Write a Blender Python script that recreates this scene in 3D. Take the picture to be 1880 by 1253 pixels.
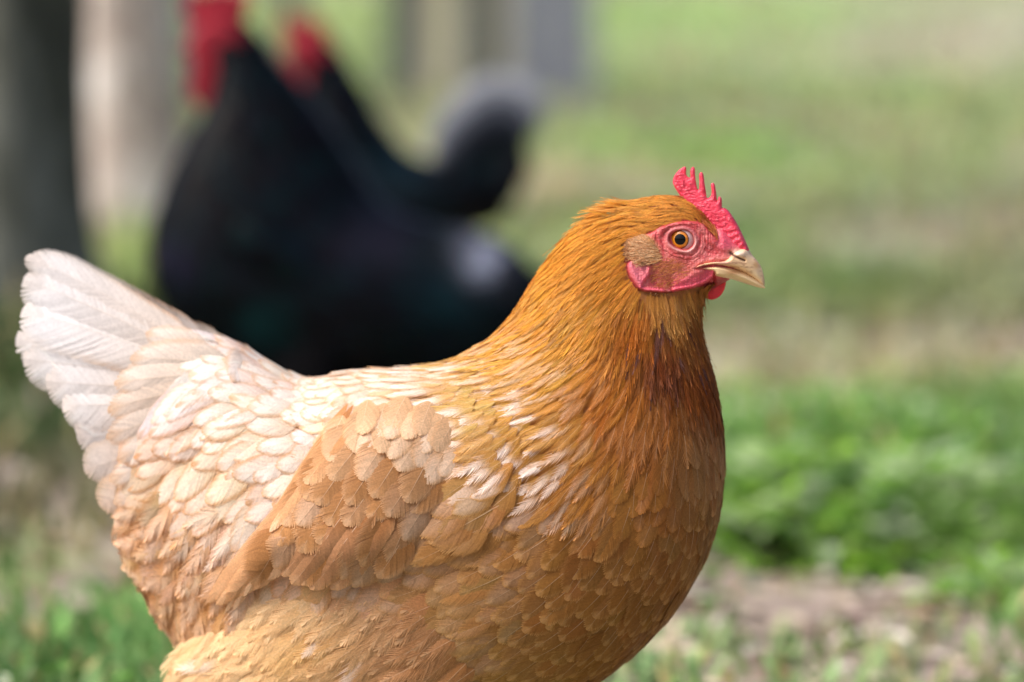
import bpy, math, random
import numpy as np
from mathutils import Vector, Matrix

# ------------------------------------------------------------------ clear
for o in list(bpy.data.objects):
    bpy.data.objects.remove(o, do_unlink=True)
scene = bpy.context.scene
COL = scene.collection
rng = np.random.default_rng(11)
R = math.radians

# ------------------------------------------------------------------ camera
LENS, SENSOR, PW, PH = 135.0, 36.0, 1880.0, 1253.0
FPX = LENS / SENSOR * PW
CAM = np.array([0.0, -2.25, 0.594])
PITCH = R(7.0)
FW = np.array([0, math.cos(PITCH), -math.sin(PITCH)])
RT = np.array([1.0, 0, 0])
UP = np.array([0, math.sin(PITCH), math.cos(PITCH)])
cd = bpy.data.cameras.new('camera')
cd.lens = LENS
cd.sensor_width = SENSOR
cd.clip_start = 0.05
cd.clip_end = 800
cd.dof.use_dof = True
cd.dof.focus_distance = 2.215
cd.dof.aperture_fstop = 3.1
cam = bpy.data.objects.new('camera', cd)
COL.objects.link(cam)
cam.location = CAM
cam.rotation_euler = (R(90) - PITCH, 0, 0)
scene.camera = cam

# ------------------------------------------------------------------ world, sun, exposure
SUN_EL, SUN_AZ = R(52), R(-112)      # azimuth measured from +Y towards +X: light from the left, camera side
world = bpy.data.worlds.new('World')
scene.world = world
world.use_nodes = True
wn = world.node_tree
sky = wn.nodes.new('ShaderNodeTexSky')
sky.sky_type = 'NISHITA'
sky.sun_disc = False
sky.sun_elevation = SUN_EL
sky.sun_rotation = SUN_AZ
sky.air_density = 0.7
sky.dust_density = 6.0
sky.ozone_density = 1.0
bg = wn.nodes['Background']
bg.inputs[1].default_value = 0.12
wn.links.new(sky.outputs[0], bg.inputs[0])
sl = bpy.data.lights.new('sun', 'SUN')
sl.energy = 1.5
sl.angle = R(26)
sl.color = (1.0, 0.95, 0.88)
sun = bpy.data.objects.new('sun', sl)
COL.objects.link(sun)
sd = Vector((math.sin(SUN_AZ) * math.cos(SUN_EL), math.cos(SUN_AZ) * math.cos(SUN_EL), math.sin(SUN_EL)))
sun.rotation_euler = sd.to_track_quat('Z', 'Y').to_euler()
sun.location = (-3, -2, 4)
vs = scene.view_settings
vs.view_transform = 'Standard'
vs.look = 'None'
vs.exposure = 0.8
vs.gamma = 1.0
vs.use_curve_mapping = False
scene.cycles.max_bounces = 6
scene.cycles.transparent_max_bounces = 4
scene.cycles.caustics_reflective = False
scene.cycles.caustics_refractive = False

# ================================================================== helpers
def lin(c):
    c = np.asarray(c, float) / 255.0
    return np.where(c <= 0.04045, c / 12.92, ((c + 0.055) / 1.055) ** 2.4)

def smooth(a, b, x):
    t = np.clip((x - a) / (b - a), 0, 1)
    return t * t * (3 - 2 * t)

def mesh_np(name, verts, faces, mat, col=None, parent=None, shade_smooth=True):
    verts = np.asarray(verts, np.float32).reshape(-1, 3)
    faces = np.asarray(faces, np.int32)
    k = faces.shape[1]
    me = bpy.data.meshes.new(name)
    me.vertices.add(len(verts))
    me.vertices.foreach_set('co', verts.ravel())
    me.loops.add(faces.size)
    me.loops.foreach_set('vertex_index', faces.ravel())
    me.polygons.add(len(faces))
    me.polygons.foreach_set('loop_start', np.arange(0, faces.size, k, dtype=np.int32))
    me.polygons.foreach_set('use_smooth', np.full(len(faces), bool(shade_smooth)))
    if col is not None:
        at = me.color_attributes.new('Col', 'FLOAT_COLOR', 'POINT')
        c4 = np.ones((len(verts), 4), np.float32)
        c4[:, :3] = np.asarray(col).reshape(-1, 3)
        at.data.foreach_set('color', c4.ravel())
    me.update(calc_edges=True)
    if mat is not None:
        me.materials.append(mat)
    o = bpy.data.objects.new(name, me)
    COL.objects.link(o)
    if parent is not None:
        o.parent = parent
    return o

def empty(name, loc=(0, 0, 0), rz=0.0, label=None, cat=None, group=None):
    o = bpy.data.objects.new(name, None)
    COL.objects.link(o)
    o.location = loc
    o.rotation_euler = (0, 0, rz)
    tag(o, label, cat, group)
    return o

def tag(o, label=None, cat=None, group=None, kind=None):
    if label: o['label'] = label
    if cat: o['category'] = cat
    if group: o['group'] = group
    if kind: o['kind'] = kind
    return o

def cat_closed(poly, n=5):
    """closed Catmull-Rom through the points"""
    p = np.asarray(poly, float)
    p0, p1, p2, p3 = np.roll(p, 1, 0), p, np.roll(p, -1, 0), np.roll(p, -2, 0)
    out = []
    for t in np.arange(n) / n:
        out.append(0.5 * ((2 * p1) + (-p0 + p2) * t + (2 * p0 - 5 * p1 + 4 * p2 - p3) * t * t + (-p0 + 3 * p1 - 3 * p2 + p3) * t ** 3))
    return np.stack(out, 1).reshape(-1, 2)

def cat_open(p, n):
    """n samples on an open Catmull-Rom spline (any dimension)"""
    p = np.asarray(p, float)
    if p.ndim == 1: p = p[:, None]
    q = np.vstack([2 * p[0] - p[1], p, 2 * p[-1] - p[-2]])
    x = np.linspace(0, len(p) - 1 - 1e-9, n)
    i = x.astype(int); t = (x - i)[:, None]
    p0, p1, p2, p3 = q[i], q[i + 1], q[i + 2], q[i + 3]
    return 0.5 * ((2 * p1) + (-p0 + p2) * t + (2 * p0 - 5 * p1 + 4 * p2 - p3) * t * t + (-p0 + 3 * p1 - 3 * p2 + p3) * t ** 3)

def sd_poly(P, poly):
    """signed distance (positive inside) and closest boundary point"""
    P = np.asarray(P, float)
    best = np.full(len(P), 1e18); cp = np.zeros_like(P); ins = np.zeros(len(P), bool)
    for a, b in zip(poly, np.roll(poly, -1, 0)):
        e = b - a
        L = max(e @ e, 1e-12)
        t = np.clip(((P - a) @ e) / L, 0, 1)
        c = a + t[:, None] * e
        d = ((P - c) ** 2).sum(1)
        m = d < best
        best[m] = d[m]; cp[m] = c[m]
        cr = ((a[1] > P[:, 1]) != (b[1] > P[:, 1]))
        with np.errstate(divide='ignore', invalid='ignore'):
            xi = (b[0] - a[0]) * (P[:, 1] - a[1]) / (b[1] - a[1] if b[1] != a[1] else 1e-12) + a[0]
        ins ^= cr & (P[:, 0] < xi)
    d = np.sqrt(best)
    return np.where(ins, d, -d), cp

def d_line(P, pts):
    """distance to an open polyline, and the fraction along it"""
    pts = np.asarray(pts, float)
    best = np.full(len(P), 1e18); fr = np.zeros(len(P))
    n = len(pts) - 1
    for k in range(n):
        a, e = pts[k], pts[k + 1] - pts[k]
        t = np.clip(((P - a) @ e) / max(e @ e, 1e-12), 0, 1)
        d = ((P - (a + t[:, None] * e)) ** 2).sum(1)
        m = d < best
        best[m] = d[m]; fr[m] = (k + t[m]) / n
    return np.sqrt(best), fr

_NG = np.random.default_rng(3).random((256, 256))
def vnoise(x, y):
    xi = np.floor(x).astype(int); yi = np.floor(y).astype(int)
    fx = x - xi; fy = y - yi
    fx = fx * fx * (3 - 2 * fx); fy = fy * fy * (3 - 2 * fy)
    g = lambda a, b: _NG[a & 255, b & 255]
    return (g(xi, yi) * (1 - fx) + g(xi + 1, yi) * fx) * (1 - fy) + (g(xi, yi + 1) * (1 - fx) + g(xi + 1, yi + 1) * fx) * fy - 0.5

def fnoise(x, y, oct=3):
    s = 0; a = 1.0
    for k in range(oct):
        s = s + a * vnoise(x * 2 ** k + 17.3 * k, y * 2 ** k + 5.1 * k); a *= 0.55
    return s

# ------------------------------------------------------------------ a body's own frame
class Frame:
    """upright plane of symmetry of a bird: origin on the ground, forward axis, side that faces us"""
    def __init__(self, O, ang):
        self.O = np.array(O, float); self.ang = ang
        self.f = np.array([math.cos(ang), math.sin(ang), 0])
        yl = np.array([-self.f[1], self.f[0], 0])
        self.sy = 1.0 if yl[1] < 0 else -1.0
        self.n = yl * self.sy
        self.yl = yl
    def local(self, px, py, v):
        px = np.asarray(px, float); py = np.asarray(py, float); v = np.asarray(v, float)
        px, py, v = np.broadcast_arrays(px, py, v)
        d = FW * FPX + RT * (px[..., None] - PW / 2) - UP * (py[..., None] - PH / 2)
        t = (v - (CAM - self.O) @ self.n) / (d @ self.n)
        P = CAM + t[..., None] * d - self.O
        return np.stack([P @ self.f, self.sy * v, P[..., 2]], -1)
    def px(self, L):
        P = self.O + L[..., :1] * self.f + L[..., 1:2] * self.yl + np.array([0, 0, 1.0]) * L[..., 2:3] - CAM
        z = P @ FW
        return np.stack([PW / 2 + FPX * (P @ RT) / z, PH / 2 - FPX * (P @ UP) / z], -1)
    def scale(self):
        return float((self.O - CAM) @ FW) / FPX

class Surf:
    """gridded surface: position, normal, picture position, bilinear look-up"""
    def __init__(self, frame, POS, flip=False):
        self.fr = frame; self.POS = POS
        du = np.gradient(POS, axis=0); dv = np.gradient(POS, axis=1)
        N = np.cross(du, dv)
        N /= np.linalg.norm(N, axis=-1, keepdims=True) + 1e-12
        mid = N[N.shape[0] // 2, N.shape[1] // 2]
        if mid[1] * frame.sy < 0: N = -N
        self.N = N; self.du = du; self.dv = dv
        self.PX = frame.px(POS)
        self.pu = np.gradient(self.PX, axis=0); self.pv = np.gradient(self.PX, axis=1)
        self.H, self.W = POS.shape[:2]
    def at(self, A, i, j):
        i = np.clip(i, 0, self.H - 1.001); j = np.clip(j, 0, self.W - 1.001)
        i0 = i.astype(int); j0 = j.astype(int); fi = (i - i0)[..., None]; fj = (j - j0)[..., None]
        return (A[i0, j0] * (1 - fi) + A[i0 + 1, j0] * fi) * (1 - fj) + (A[i0, j0 + 1] * (1 - fi) + A[i0 + 1, j0 + 1] * fi) * fj
    def area_samples(self, n, g):
        ar = np.linalg.norm(np.cross(self.du, self.dv), axis=-1)[:-1, :-1].ravel()
        k = g.choice(len(ar), n, p=ar / ar.sum())
        return k // (self.W - 1) + g.random(n), k % (self.W - 1) + g.random(n)

def loft(frame, tops, bots, wid, ns=500, th0=-20, th1=200, nt=200, kx=0.12, power=0.92):
    T = frame.local(*np.array(tops, float).T, 0.0)
    B = frame.local(*np.array(bots, float).T, 0.0)
    T = cat_open(T, ns); B = cat_open(B, ns)
    w = np.maximum(cat_open(np.array(wid, float) * frame.scale(), ns)[:, 0], 0.002)
    th = np.radians(np.linspace(th0, th1, nt))
    c = (T + B) / 2; h = (T - B) / 2
    s = np.sign(np.sin(th)) * np.abs(np.sin(th)) ** power
    POS = c[:, None] + h[:, None] * np.cos(th)[None, :, None]
    POS[..., 1] += frame.sy * w[:, None] * (s * (1 - kx * np.cos(th)))[None]
    return Surf(frame, POS)

# ------------------------------------------------------------------ feathers
def env(kind, A):
    if kind == 'round':
        return np.clip(A / .35, 0, 1) ** .6 * np.clip(1 - np.clip((A - .40) / .60, 0, 1) ** 2.4, 0, 1) ** .62
    if kind == 'hackle':
        return np.clip(A / .25, 0, 1) ** .7 * np.clip(1 - np.clip((A - .35) / .65, 0, 1) ** 1.7, 0, 1) ** .9
    if kind == 'tail':
        return np.clip(A / .2, 0, 1) ** .6 * (.8 + .2 * np.clip(A / .8, 0, 1)) * np.clip(1 - np.clip((A - .78) / .22, 0, 1) ** 2.2, 0, 1) ** .5
    if kind == 'fluff':
        return np.clip(A / .25, 0, 1) ** .6 * np.clip(1 - np.clip((A - .35) / .65, 0, 1) ** 2.0, 0, 1) ** .7
    return np.clip(A / .18, 0, 1) ** .6 * np.clip(1 - np.clip((A - .62) / .38, 0, 1) ** 2.6, 0, 1) ** .55   # flight

def template(kind, N, J, slope, jit, taper, g, rach=True, tpow=2.5):
    a, b, e, st, rc, fq, faces = [], [], [], [], [], [], []
    n0 = 0
    q = np.linspace(.03, 1, N + 1)
    for sg in (-1, 1):
        off = g.normal(0, 1, N)
        split = 0.0
        for i in range(N):
            ext = 1 + g.normal(0, jit)
            if g.random() < .06: ext *= g.uniform(.82, .96)
            hz = off[i]
            if g.random() < .08: split = g.normal(0, .015)
            split *= .7
            f = np.linspace(0, 1, J + 1) if J < 4 else np.array([0, .4, .72, .88, 1.0])
            ea = []
            for qq in (q[i], q[i + 1]):
                Bq = float(env(kind, np.array(qq)))
                ar = max(0.0, qq - slope * Bq)
                ea.append((ar + (qq - ar) * (f ** 1.15) * ext + split * f ** 2, Bq * (f ** .92) * ext))
            m = ((ea[0][0] + ea[1][0]) / 2, (ea[0][1] + ea[1][1]) / 2)
            sh = 1 - taper * f ** tpow
            for k in (0, 1):
                a.append(m[0] + (ea[k][0] - m[0]) * sh); b.append(sg * (m[1] + (ea[k][1] - m[1]) * sh))
                e.append(np.maximum(f, smooth(.86, 1.0, q[i + k]) * np.ones(J + 1))); fq.append(f.copy())
                st.append(np.full(J + 1, hz)); rc.append(np.zeros(J + 1))
            for j in range(J):
                v0, v1 = n0 + j, n0 + (J + 1) + j
                faces.append((v0, v0 + 1, v1 + 1, v1) if sg > 0 else (v0, v1, v1 + 1, v0 + 1))
            n0 += 2 * (J + 1)
    if rach:
        M = 6
        t = np.linspace(0, .97, M + 1)
        for k in (-1, 1):
            a.append(t); b.append(k * .028 * (1.15 - t)); e.append(np.zeros(M + 1)); fq.append(np.zeros(M + 1))
            st.append(np.zeros(M + 1)); rc.append(np.ones(M + 1))
        for j in range(M):
            v0, v1 = n0 + j, n0 + M + 1 + j
            faces.append((v0, v1, v1 + 1, v0 + 1))
        n0 += 2 * (M + 1)
    C = np.concatenate
    return dict(a=C(a), b=C(b), e=C(e), st=C(st), rc=C(rc), f=C(fq), faces=np.array(faces, np.int32))

class Feathers:
    """feather roots on a surface plus everything that shapes and colours them"""
    def __init__(self, surf, i, j, ang_px, L, W, base, edge, es, ws, white, lift, rachis, h0=None, bend=None, edge0=.45, tipfade=0.0, grid=None):
        self.edge0 = edge0; self.tipfade = tipfade
        self.s = surf; self.i = np.asarray(i, float); self.j = np.asarray(j, float)
        n = len(self.i)
        f = lambda x: np.broadcast_to(np.asarray(x, float), (n,)).copy()
        c = lambda x: np.broadcast_to(np.asarray(x, float), (n, 3)).copy()
        self.L, self.W = f(L), f(W); self.base, self.edge, self.white, self.rachis = c(base), c(edge), c(white), c(rachis)
        self.es, self.ws, self.lift = f(es), f(ws), f(lift)
        self.h0 = f(0 if h0 is None else h0); self.bend = f(0 if bend is None else bend)
        # direction in the picture -> direction on the surface
        su = surf
        du, dv = su.at(su.du, self.i, self.j), su.at(su.dv, self.i, self.j)
        N = su.at(su.N, self.i, self.j); N /= np.linalg.norm(N, axis=1, keepdims=True)
        if ang_px is None:
            D = du.copy()
        else:
            D = np.zeros((n, 3)); D[:, 0] = np.cos(ang_px) * np.sign(su.fr.f[0]); D[:, 2] = -np.sin(ang_px)
        D -= (D * N).sum(1, keepdims=True) * N
        D /= np.linalg.norm(D, axis=1, keepdims=True) + 1e-9
        self.T = D
        self.N = N
        self.Acr = np.cross(N, D)
        G11 = (du * du).sum(1); G12 = (du * dv).sum(1); G22 = (dv * dv).sum(1)
        dg = np.maximum(G11 * G22 - G12 ** 2, 1e-16)
        def par(V):
            x, y = (V * du).sum(1), (V * dv).sum(1)
            return np.stack([(G22 * x - G12 * y) / dg, (G11 * y - G12 * x) / dg], 1)
        self.pa, self.pb = par(self.T), par(self.Acr)
        if grid is not None:      # surface laid out on an even grid of that many units per step
            st, k = grid
            c_, s_ = np.cos(ang_px), np.sin(ang_px)
            self.pa = np.stack([c_, s_], 1) / (st * k); self.pb = np.stack([s_, -c_], 1) / (st * k)
    def build(self, temps, g, camber=.18, strip=.012, tone=.05):
        """-> list of (indices, verts[F,V,3], cols[F,V,3], faces)"""
        n = len(self.i); out = []
        pick = g.integers(0, len(temps), n)
        for k, t in enumerate(temps):
            I = np.where(pick == k)[0]
            if not len(I): continue
            a, b = t['a'][None], t['b'][None]
            L, W = self.L[I, None], self.W[I, None]
            roll = g.normal(0, .10, (len(I), 1))
            x = a * L; y = b * W + self.bend[I, None] * L * a ** 2
            pi = self.i[I, None] + x * self.pa[I, :1] + y * self.pb[I, :1]
            pj = self.j[I, None] + x * self.pa[I, 1:] + y * self.pb[I, 1:]
            P = self.s.at(self.s.POS, pi, pj); N = self.s.at(self.s.N, pi, pj)
            h = self.h0[I, None] + self.lift[I, None] * L * a ** 1.2 + camber * W * (1 - b ** 2) * smooth(0, .4, a) \
                + roll * y + t['st'][None] * strip * W * t['f'][None] + t['rc'][None] * W * .012
            V = P + N * h[..., None]
            e = t['e'][None]; f = np.abs(t['f'])[None]
            we = smooth(self.edge0, min(1.0, self.edge0 + .5), e) * self.es[I, None] * (1 - self.tipfade * smooth(.35, .75, a))
            ww = smooth(.25, .5, a) * (1 - smooth(.55, .95, f)) * (1 - .6 * smooth(.9, 1, a)) * self.ws[I, None]
            Cc = self.base[I, None] * (1 - we[..., None]) + self.edge[I, None] * we[..., None]
            Cc = Cc * (1 - ww[..., None]) + self.white[I, None] * ww[..., None]
            Cc = Cc * (1 + tone * t['st'][None, :, None]) * (1 + (smooth(.35, .95, a) - .6)[..., None] * np.array([.10, .16, .22]))
            r = t['rc'][None, :, None] * .55
            Cc = Cc * (1 - r) + self.rachis[I, None] * r
            out.append((I, V, np.clip(Cc, 0.002, .95), t['faces']))
        return out

def join_feathers(parts):
    vs_, cs_, fs_, n0 = [], [], [], 0
    for V, C, F in parts:
        k, m = V.shape[:2]
        vs_.append(V.reshape(-1, 3)); cs_.append(C.reshape(-1, 3))
        fs_.append((F[None] + (np.arange(k) * m)[:, None, None] + n0).reshape(-1, 4)); n0 += k * m
    return np.concatenate(vs_), np.concatenate(cs_), np.concatenate(fs_)

def darts(pos, T, A, sl, sw, N=None):
    """greedy blue-noise pick: spacing sl along the feather, sw across it"""
    acc = []
    ap = np.zeros((len(pos), 3)); m = 0
    for k in range(len(pos)):
        d = ap[:m] - pos[k]
        if m:
            x = (d @ T[k]) / sl[k]; y = (d @ A[k]) / sw[k]
            z = (d * d).sum(1) / (sl[k] * sl[k] * 4)
            if np.min(x * x + y * y + z) < 1: continue
        ap[m] = pos[k]; m += 1; acc.append(k)
    return np.array(acc)

# ================================================================== materials
def newmat(name):
    m = bpy.data.materials.new(name); m.use_nodes = True
    return m, m.node_tree, m.node_tree.nodes['Principled BSDF']

def feather_mat(name, rough=.58, transl=.30, sheen=.02, spec=.14):
    m, nt, p = newmat(name)
    at = nt.nodes.new('ShaderNodeAttribute'); at.attribute_name = 'Col'
    no = nt.nodes.new('ShaderNodeTexNoise'); no.inputs['Scale'].default_value = 900; no.inputs['Detail'].default_value = 3
    tc = nt.nodes.new('ShaderNodeTexCoord'); nt.links.new(tc.outputs['Object'], no.inputs['Vector'])
    mp = nt.nodes.new('ShaderNodeMapRange'); mp.inputs[1].default_value = .3; mp.inputs[2].default_value = .7
    mp.inputs[3].default_value = .86; mp.inputs[4].default_value = 1.12
    nt.links.new(no.outputs[0], mp.inputs[0])
    mx = nt.nodes.new('ShaderNodeVectorMath'); mx.operation = 'SCALE'
    nt.links.new(at.outputs['Color'], mx.inputs[0]); nt.links.new(mp.outputs[0], mx.inputs['Scale'])
    nt.links.new(mx.outputs[0], p.inputs['Base Color'])
    p.inputs['Roughness'].default_value = rough
    p.inputs['Specular IOR Level'].default_value = spec
    p.inputs['Sheen Weight'].default_value = sheen
    p.inputs['Sheen Roughness'].default_value = .4
    tr = nt.nodes.new('ShaderNodeBsdfTranslucent'); nt.links.new(mx.outputs[0], tr.inputs['Color'])
    ms = nt.nodes.new('ShaderNodeMixShader'); ms.inputs[0].default_value = transl
    nt.links.new(p.outputs[0], ms.inputs[1]); nt.links.new(tr.outputs[0], ms.inputs[2])
    nt.links.new(ms.outputs[0], nt.nodes['Material Output'].inputs['Surface'])
    return m

def skin_mat(name, rough=.48, scale=1100, bump=.22, sss=.10):
    m, nt, p = newmat(name)
    at = nt.nodes.new('ShaderNodeAttribute'); at.attribute_name = 'Col'
    tc = nt.nodes.new('ShaderNodeTexCoord')
    no = nt.nodes.new('ShaderNodeTexVoronoi'); no.inputs['Scale'].default_value = scale
    nt.links.new(tc.outputs['Object'], no.inputs['Vector'])
    mp = nt.nodes.new('ShaderNodeMapRange'); mp.inputs[1].default_value = 0; mp.inputs[2].default_value = .8
    mp.inputs[3].default_value = .92; mp.inputs[4].default_value = 1.1
    nt.links.new(no.outputs['Distance'], mp.inputs[0])
    mx = nt.nodes.new('ShaderNodeVectorMath'); mx.operation = 'SCALE'
    nt.links.new(at.outputs['Color'], mx.inputs[0]); nt.links.new(mp.outputs[0], mx.inputs['Scale'])
    nt.links.new(mx.outputs[0], p.inputs['Base Color'])
    bp = nt.nodes.new('ShaderNodeBump'); bp.inputs['Strength'].default_value = bump; bp.inputs['Distance'].default_value = .0006
    nt.links.new(no.outputs['Distance'], bp.inputs['Height']); nt.links.new(bp.outputs[0], p.inputs['Normal'])
    p.inputs['Roughness'].default_value = rough
    p.inputs['Subsurface Weight'].default_value = sss
    p.inputs['Subsurface Radius'].default_value = (.004, .0012, .0008)
    p.inputs['Subsurface Scale'].default_value = 1.0
    return m

def plain_mat(name, col, rough=.6, spec=.5, noise=None, coat=0.0):
    m, nt, p = newmat(name)
    p.inputs['Roughness'].default_value = rough
    p.inputs['Specular IOR Level'].default_value = spec
    p.inputs['Coat Weight'].default_value = coat
    p.inputs['Coat Roughness'].default_value = .03
    c = lin(col)
    if noise:
        sc_, c2 = noise
        tc = nt.nodes.new('ShaderNodeTexCoord'); no = nt.nodes.new('ShaderNodeTexNoise')
        no.inputs['Scale'].default_value = sc_; no.inputs['Detail'].default_value = 5
        nt.links.new(tc.outputs['Object'], no.inputs['Vector'])
        rp = nt.nodes.new('ShaderNodeValToRGB'); rp.color_ramp.elements[0].position = .35; rp.color_ramp.elements[1].position = .65
        rp.color_ramp.elements[0].color = (*c, 1); rp.color_ramp.elements[1].color = (*lin(c2), 1)
        nt.links.new(no.outputs[0], rp.inputs[0]); nt.links.new(rp.outputs[0], p.inputs['Base Color'])
    else:
        p.inputs['Base Color'].default_value = (*c, 1)
    return m

def attr_mat(name, rough=.7, spec=.3, transl=0.0):
    m, nt, p = newmat(name)
    at = nt.nodes.new('ShaderNodeAttribute'); at.attribute_name = 'Col'
    nt.links.new(at.outputs['Color'], p.inputs['Base Color'])
    p.inputs['Roughness'].default_value = rough; p.inputs['Specular IOR Level'].default_value = spec
    if transl:
        tr = nt.nodes.new('ShaderNodeBsdfTranslucent'); nt.links.new(at.outputs['Color'], tr.inputs['Color'])
        ms = nt.nodes.new('ShaderNodeMixShader'); ms.inputs[0].default_value = transl
        nt.links.new(p.outputs[0], ms.inputs[1]); nt.links.new(tr.outputs[0], ms.inputs[2])
        nt.links.new(ms.outputs[0], nt.nodes['Material Output'].inputs['Surface'])
    return m

M_FEATHER = feather_mat('hen feather')
M_SKIN = skin_mat('red skin')
M_COMB = skin_mat('comb skin', rough=.45, scale=1500, bump=.35, sss=.2)
M_HIDE = plain_mat('down', (165, 110, 62), .9, .1, (300, (190, 135, 85)))
M_BEAK = attr_mat('horn', .38, .45)
M_EYEW = plain_mat('eye white', (206, 176, 176), .15, .5, None, .2)
M_PUPIL = plain_mat('pupil', (4, 4, 6), .10, .28, None, 0.0)
M_LEG = plain_mat('leg scales', (205, 170, 95), .5, .4, (200, (180, 140, 70)))
M_CLAW = plain_mat('claw', (90, 70, 55), .4, .4)

# ================================================================== setting: ground
def gpt(px, py):
    d = FW * FPX + RT * (px - PW / 2) - UP * (py - PH / 2)
    t = -CAM[2] / d[2]
    return (CAM + t * d)[:2]

def ground():
    n = 140
    # one sheet, denser near the birds
    tx = np.linspace(-1, 1, n); ty = np.linspace(0, 1, n)
    X = np.sign(tx) * (np.abs(tx) * 2.5 + np.abs(tx) ** 6 * 250)
    Y = -6 + ty * 16 + ty ** 8 * 400
    gx, gy = np.meshgrid(X, Y, indexing='ij')
    near = np.exp(-(gx ** 2 + (gy - 1) ** 2) / 60)
    Z = fnoise(gx * 1.6 + 3, gy * 1.6, 4) * .05 * near
    Z *= smooth(.35, 1.1, np.hypot(gx, gy * .9))
    Z = np.where(np.hypot(gx, gy) < .3, 0, Z)
    V = np.stack([gx, gy, Z], -1).reshape(-1, 3)
    idx = np.arange(n * n).reshape(n, n)
    F = np.stack([idx[:-1, :-1], idx[1:, :-1], idx[1:, 1:], idx[:-1, 1:]], -1).reshape(-1, 4)
    m, nt, p = newmat('soil and turf')
    tc = nt.nodes.new('ShaderNodeTexCoord')
    n1 = nt.nodes.new('ShaderNodeTexNoise'); n1.inputs['Scale'].default_value = 2.3; n1.inputs['Detail'].default_value = 6; n1.inputs['Roughness'].default_value = .6
    n2 = nt.nodes.new('ShaderNodeTexNoise'); n2.inputs['Scale'].default_value = 14; n2.inputs['Detail'].default_value = 7
    for q in (n1, n2): nt.links.new(tc.outputs['Object'], q.inputs['Vector'])
    r1 = nt.nodes.new('ShaderNodeValToRGB')
    e = r1.color_ramp.elements
    e[0].position = .30; e[0].color = (*lin((112, 100, 94)), 1)
    e[1].position = .70; e[1].color = (*lin((190, 178, 166)), 1)
    k = e.new(.5); k.color = (*lin((150, 136, 126)), 1)
    nt.links.new(n2.outputs[0], r1.inputs[0])
    r2 = nt.nodes.new('ShaderNodeValToRGB')
    e = r2.color_ramp.elements
    e[0].position = .3; e[0].color = (*lin((116, 138, 80)), 1)
    e[1].position = .7; e[1].color = (*lin((170, 186, 128)), 1)
    nt.links.new(n2.outputs[0], r2.inputs[0])
    mr = nt.nodes.new('ShaderNodeMapRange'); mr.inputs[1].default_value = .50; mr.inputs[2].default_value = .64
    nt.links.new(n1.outputs[0], mr.inputs[0])
    mx = nt.nodes.new('ShaderNodeMixRGB')
    nt.links.new(mr.outputs[0], mx.inputs[0]); nt.links.new(r1.outputs[0], mx.inputs[1]); nt.links.new(r2.outputs[0], mx.inputs[2])
    nt.links.new(mx.outputs[0], p.inputs['Base Color'])
    bp = nt.nodes.new('ShaderNodeBump'); bp.inputs['Distance'].default_value = .03; bp.inputs['Strength'].default_value = .8
    nt.links.new(n2.outputs[0], bp.inputs['Height']); nt.links.new(bp.outputs[0], p.inputs['Normal'])
    p.inputs['Roughness'].default_value = .9; p.inputs['Specular IOR Level'].default_value = .2
    o = mesh_np('ground', V, F, m)
    o['kind'] = 'structure'
    return o
GROUND = ground()
def gz(x, y):
    """height of the ground sheet"""
    z = fnoise(x * 1.6 + 3, y * 1.6, 4) * .05 * np.exp(-(x ** 2 + (y - 1) ** 2) / 60) * smooth(.35, 1.1, np.hypot(x, y * .9))
    return np.where(np.hypot(x, y) < .3, 0, z)

# painted lay of the land: where grass, bare soil and lush growth are (picture spots dropped onto the ground)
LAND = [  # px, py, grass density, blade length m, colour
    (60, 700, .9, .09, (58, 84, 36)), (60, 900, .12, .05, (110, 110, 70)), (150, 1130, 1.0, .06, (104, 158, 66)), (40, 1230, .9, .06, (96, 142, 62)),
    (240, 480, .9, .07, (150, 176, 84)), (300, 1000, .2, .05, (110, 120, 70)), (150, 820, .6, .07, (70, 96, 44)),
    (1400, 700, .25, .05, (164, 168, 112)), (1700, 650, .2, .05, (170, 166, 118)), (1500, 1120, .05, .04, (130, 130, 90)), (1700, 1110, .08, .04, (130, 130, 90)),
    (1300, 1230, .9, .05, (128, 168, 92)), (1500, 1240, .8, .05, (120, 160, 84)), (1850, 1180, .9, .06, (104, 150, 64)), (1700, 1230, .5, .05, (140, 150, 100)),
    (1350, 1060, .1, .04, (150, 140, 120)), (1600, 900, 1.0, .08, (96, 150, 48)), (1850, 950, 1.0, .08, (84, 130, 48)),
    (1400, 450, .8, .06, (132, 168, 84)), (1350, 300, .9, .07, (140, 184, 84)), (1800, 450, .5, .06, (150, 160, 104)), (1600, 450, .2, .05, (176, 178, 140)),
    (1050, 350, .3, .05, (190, 180, 140)), (1120, 230, .6, .06, (150, 160, 110)), (1300, 60, 1.0, .08, (150, 196, 96)), (1550, 120, .3, .06, (170, 176, 140)),
    (1850, 60, .2, .06, (180, 186, 160)), (1700, 280, .5, .06, (156, 176, 110)), (650, 60, .9, .08, (160, 190, 110)), (1800, 580, .4, .05, (140, 150, 96)),
    (1500, 560, .8, .06, (130, 156, 84)), (1300, 160, .8, .07, (146, 180, 96)),
]
LG = np.array([gpt(a, b) for a, b, *_ in LAND])
LP = np.column_stack([LG[:, 0], np.log(LG[:, 1] + 3.2) * 2.2])
LD = np.array([x[2] for x in LAND]); LL = np.array([x[3] for x in LAND]); LC = np.array([lin(x[4]) for x in LAND])
def land(x, y):
    q = np.column_stack([x / np.maximum(.35, (y + 2.25) / 6), np.log(y + 3.2) * 4])
    p = np.column_stack([LG[:, 0] / np.maximum(.35, (LG[:, 1] + 2.25) / 6), np.log(LG[:, 1] + 3.2) * 4])
    w = 1 / (((q[:, None] - p[None]) ** 2).sum(-1) + .004) ** 2
    w /= w.sum(1, keepdims=True)
    return w @ LD, w @ LL, w @ LC

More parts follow.
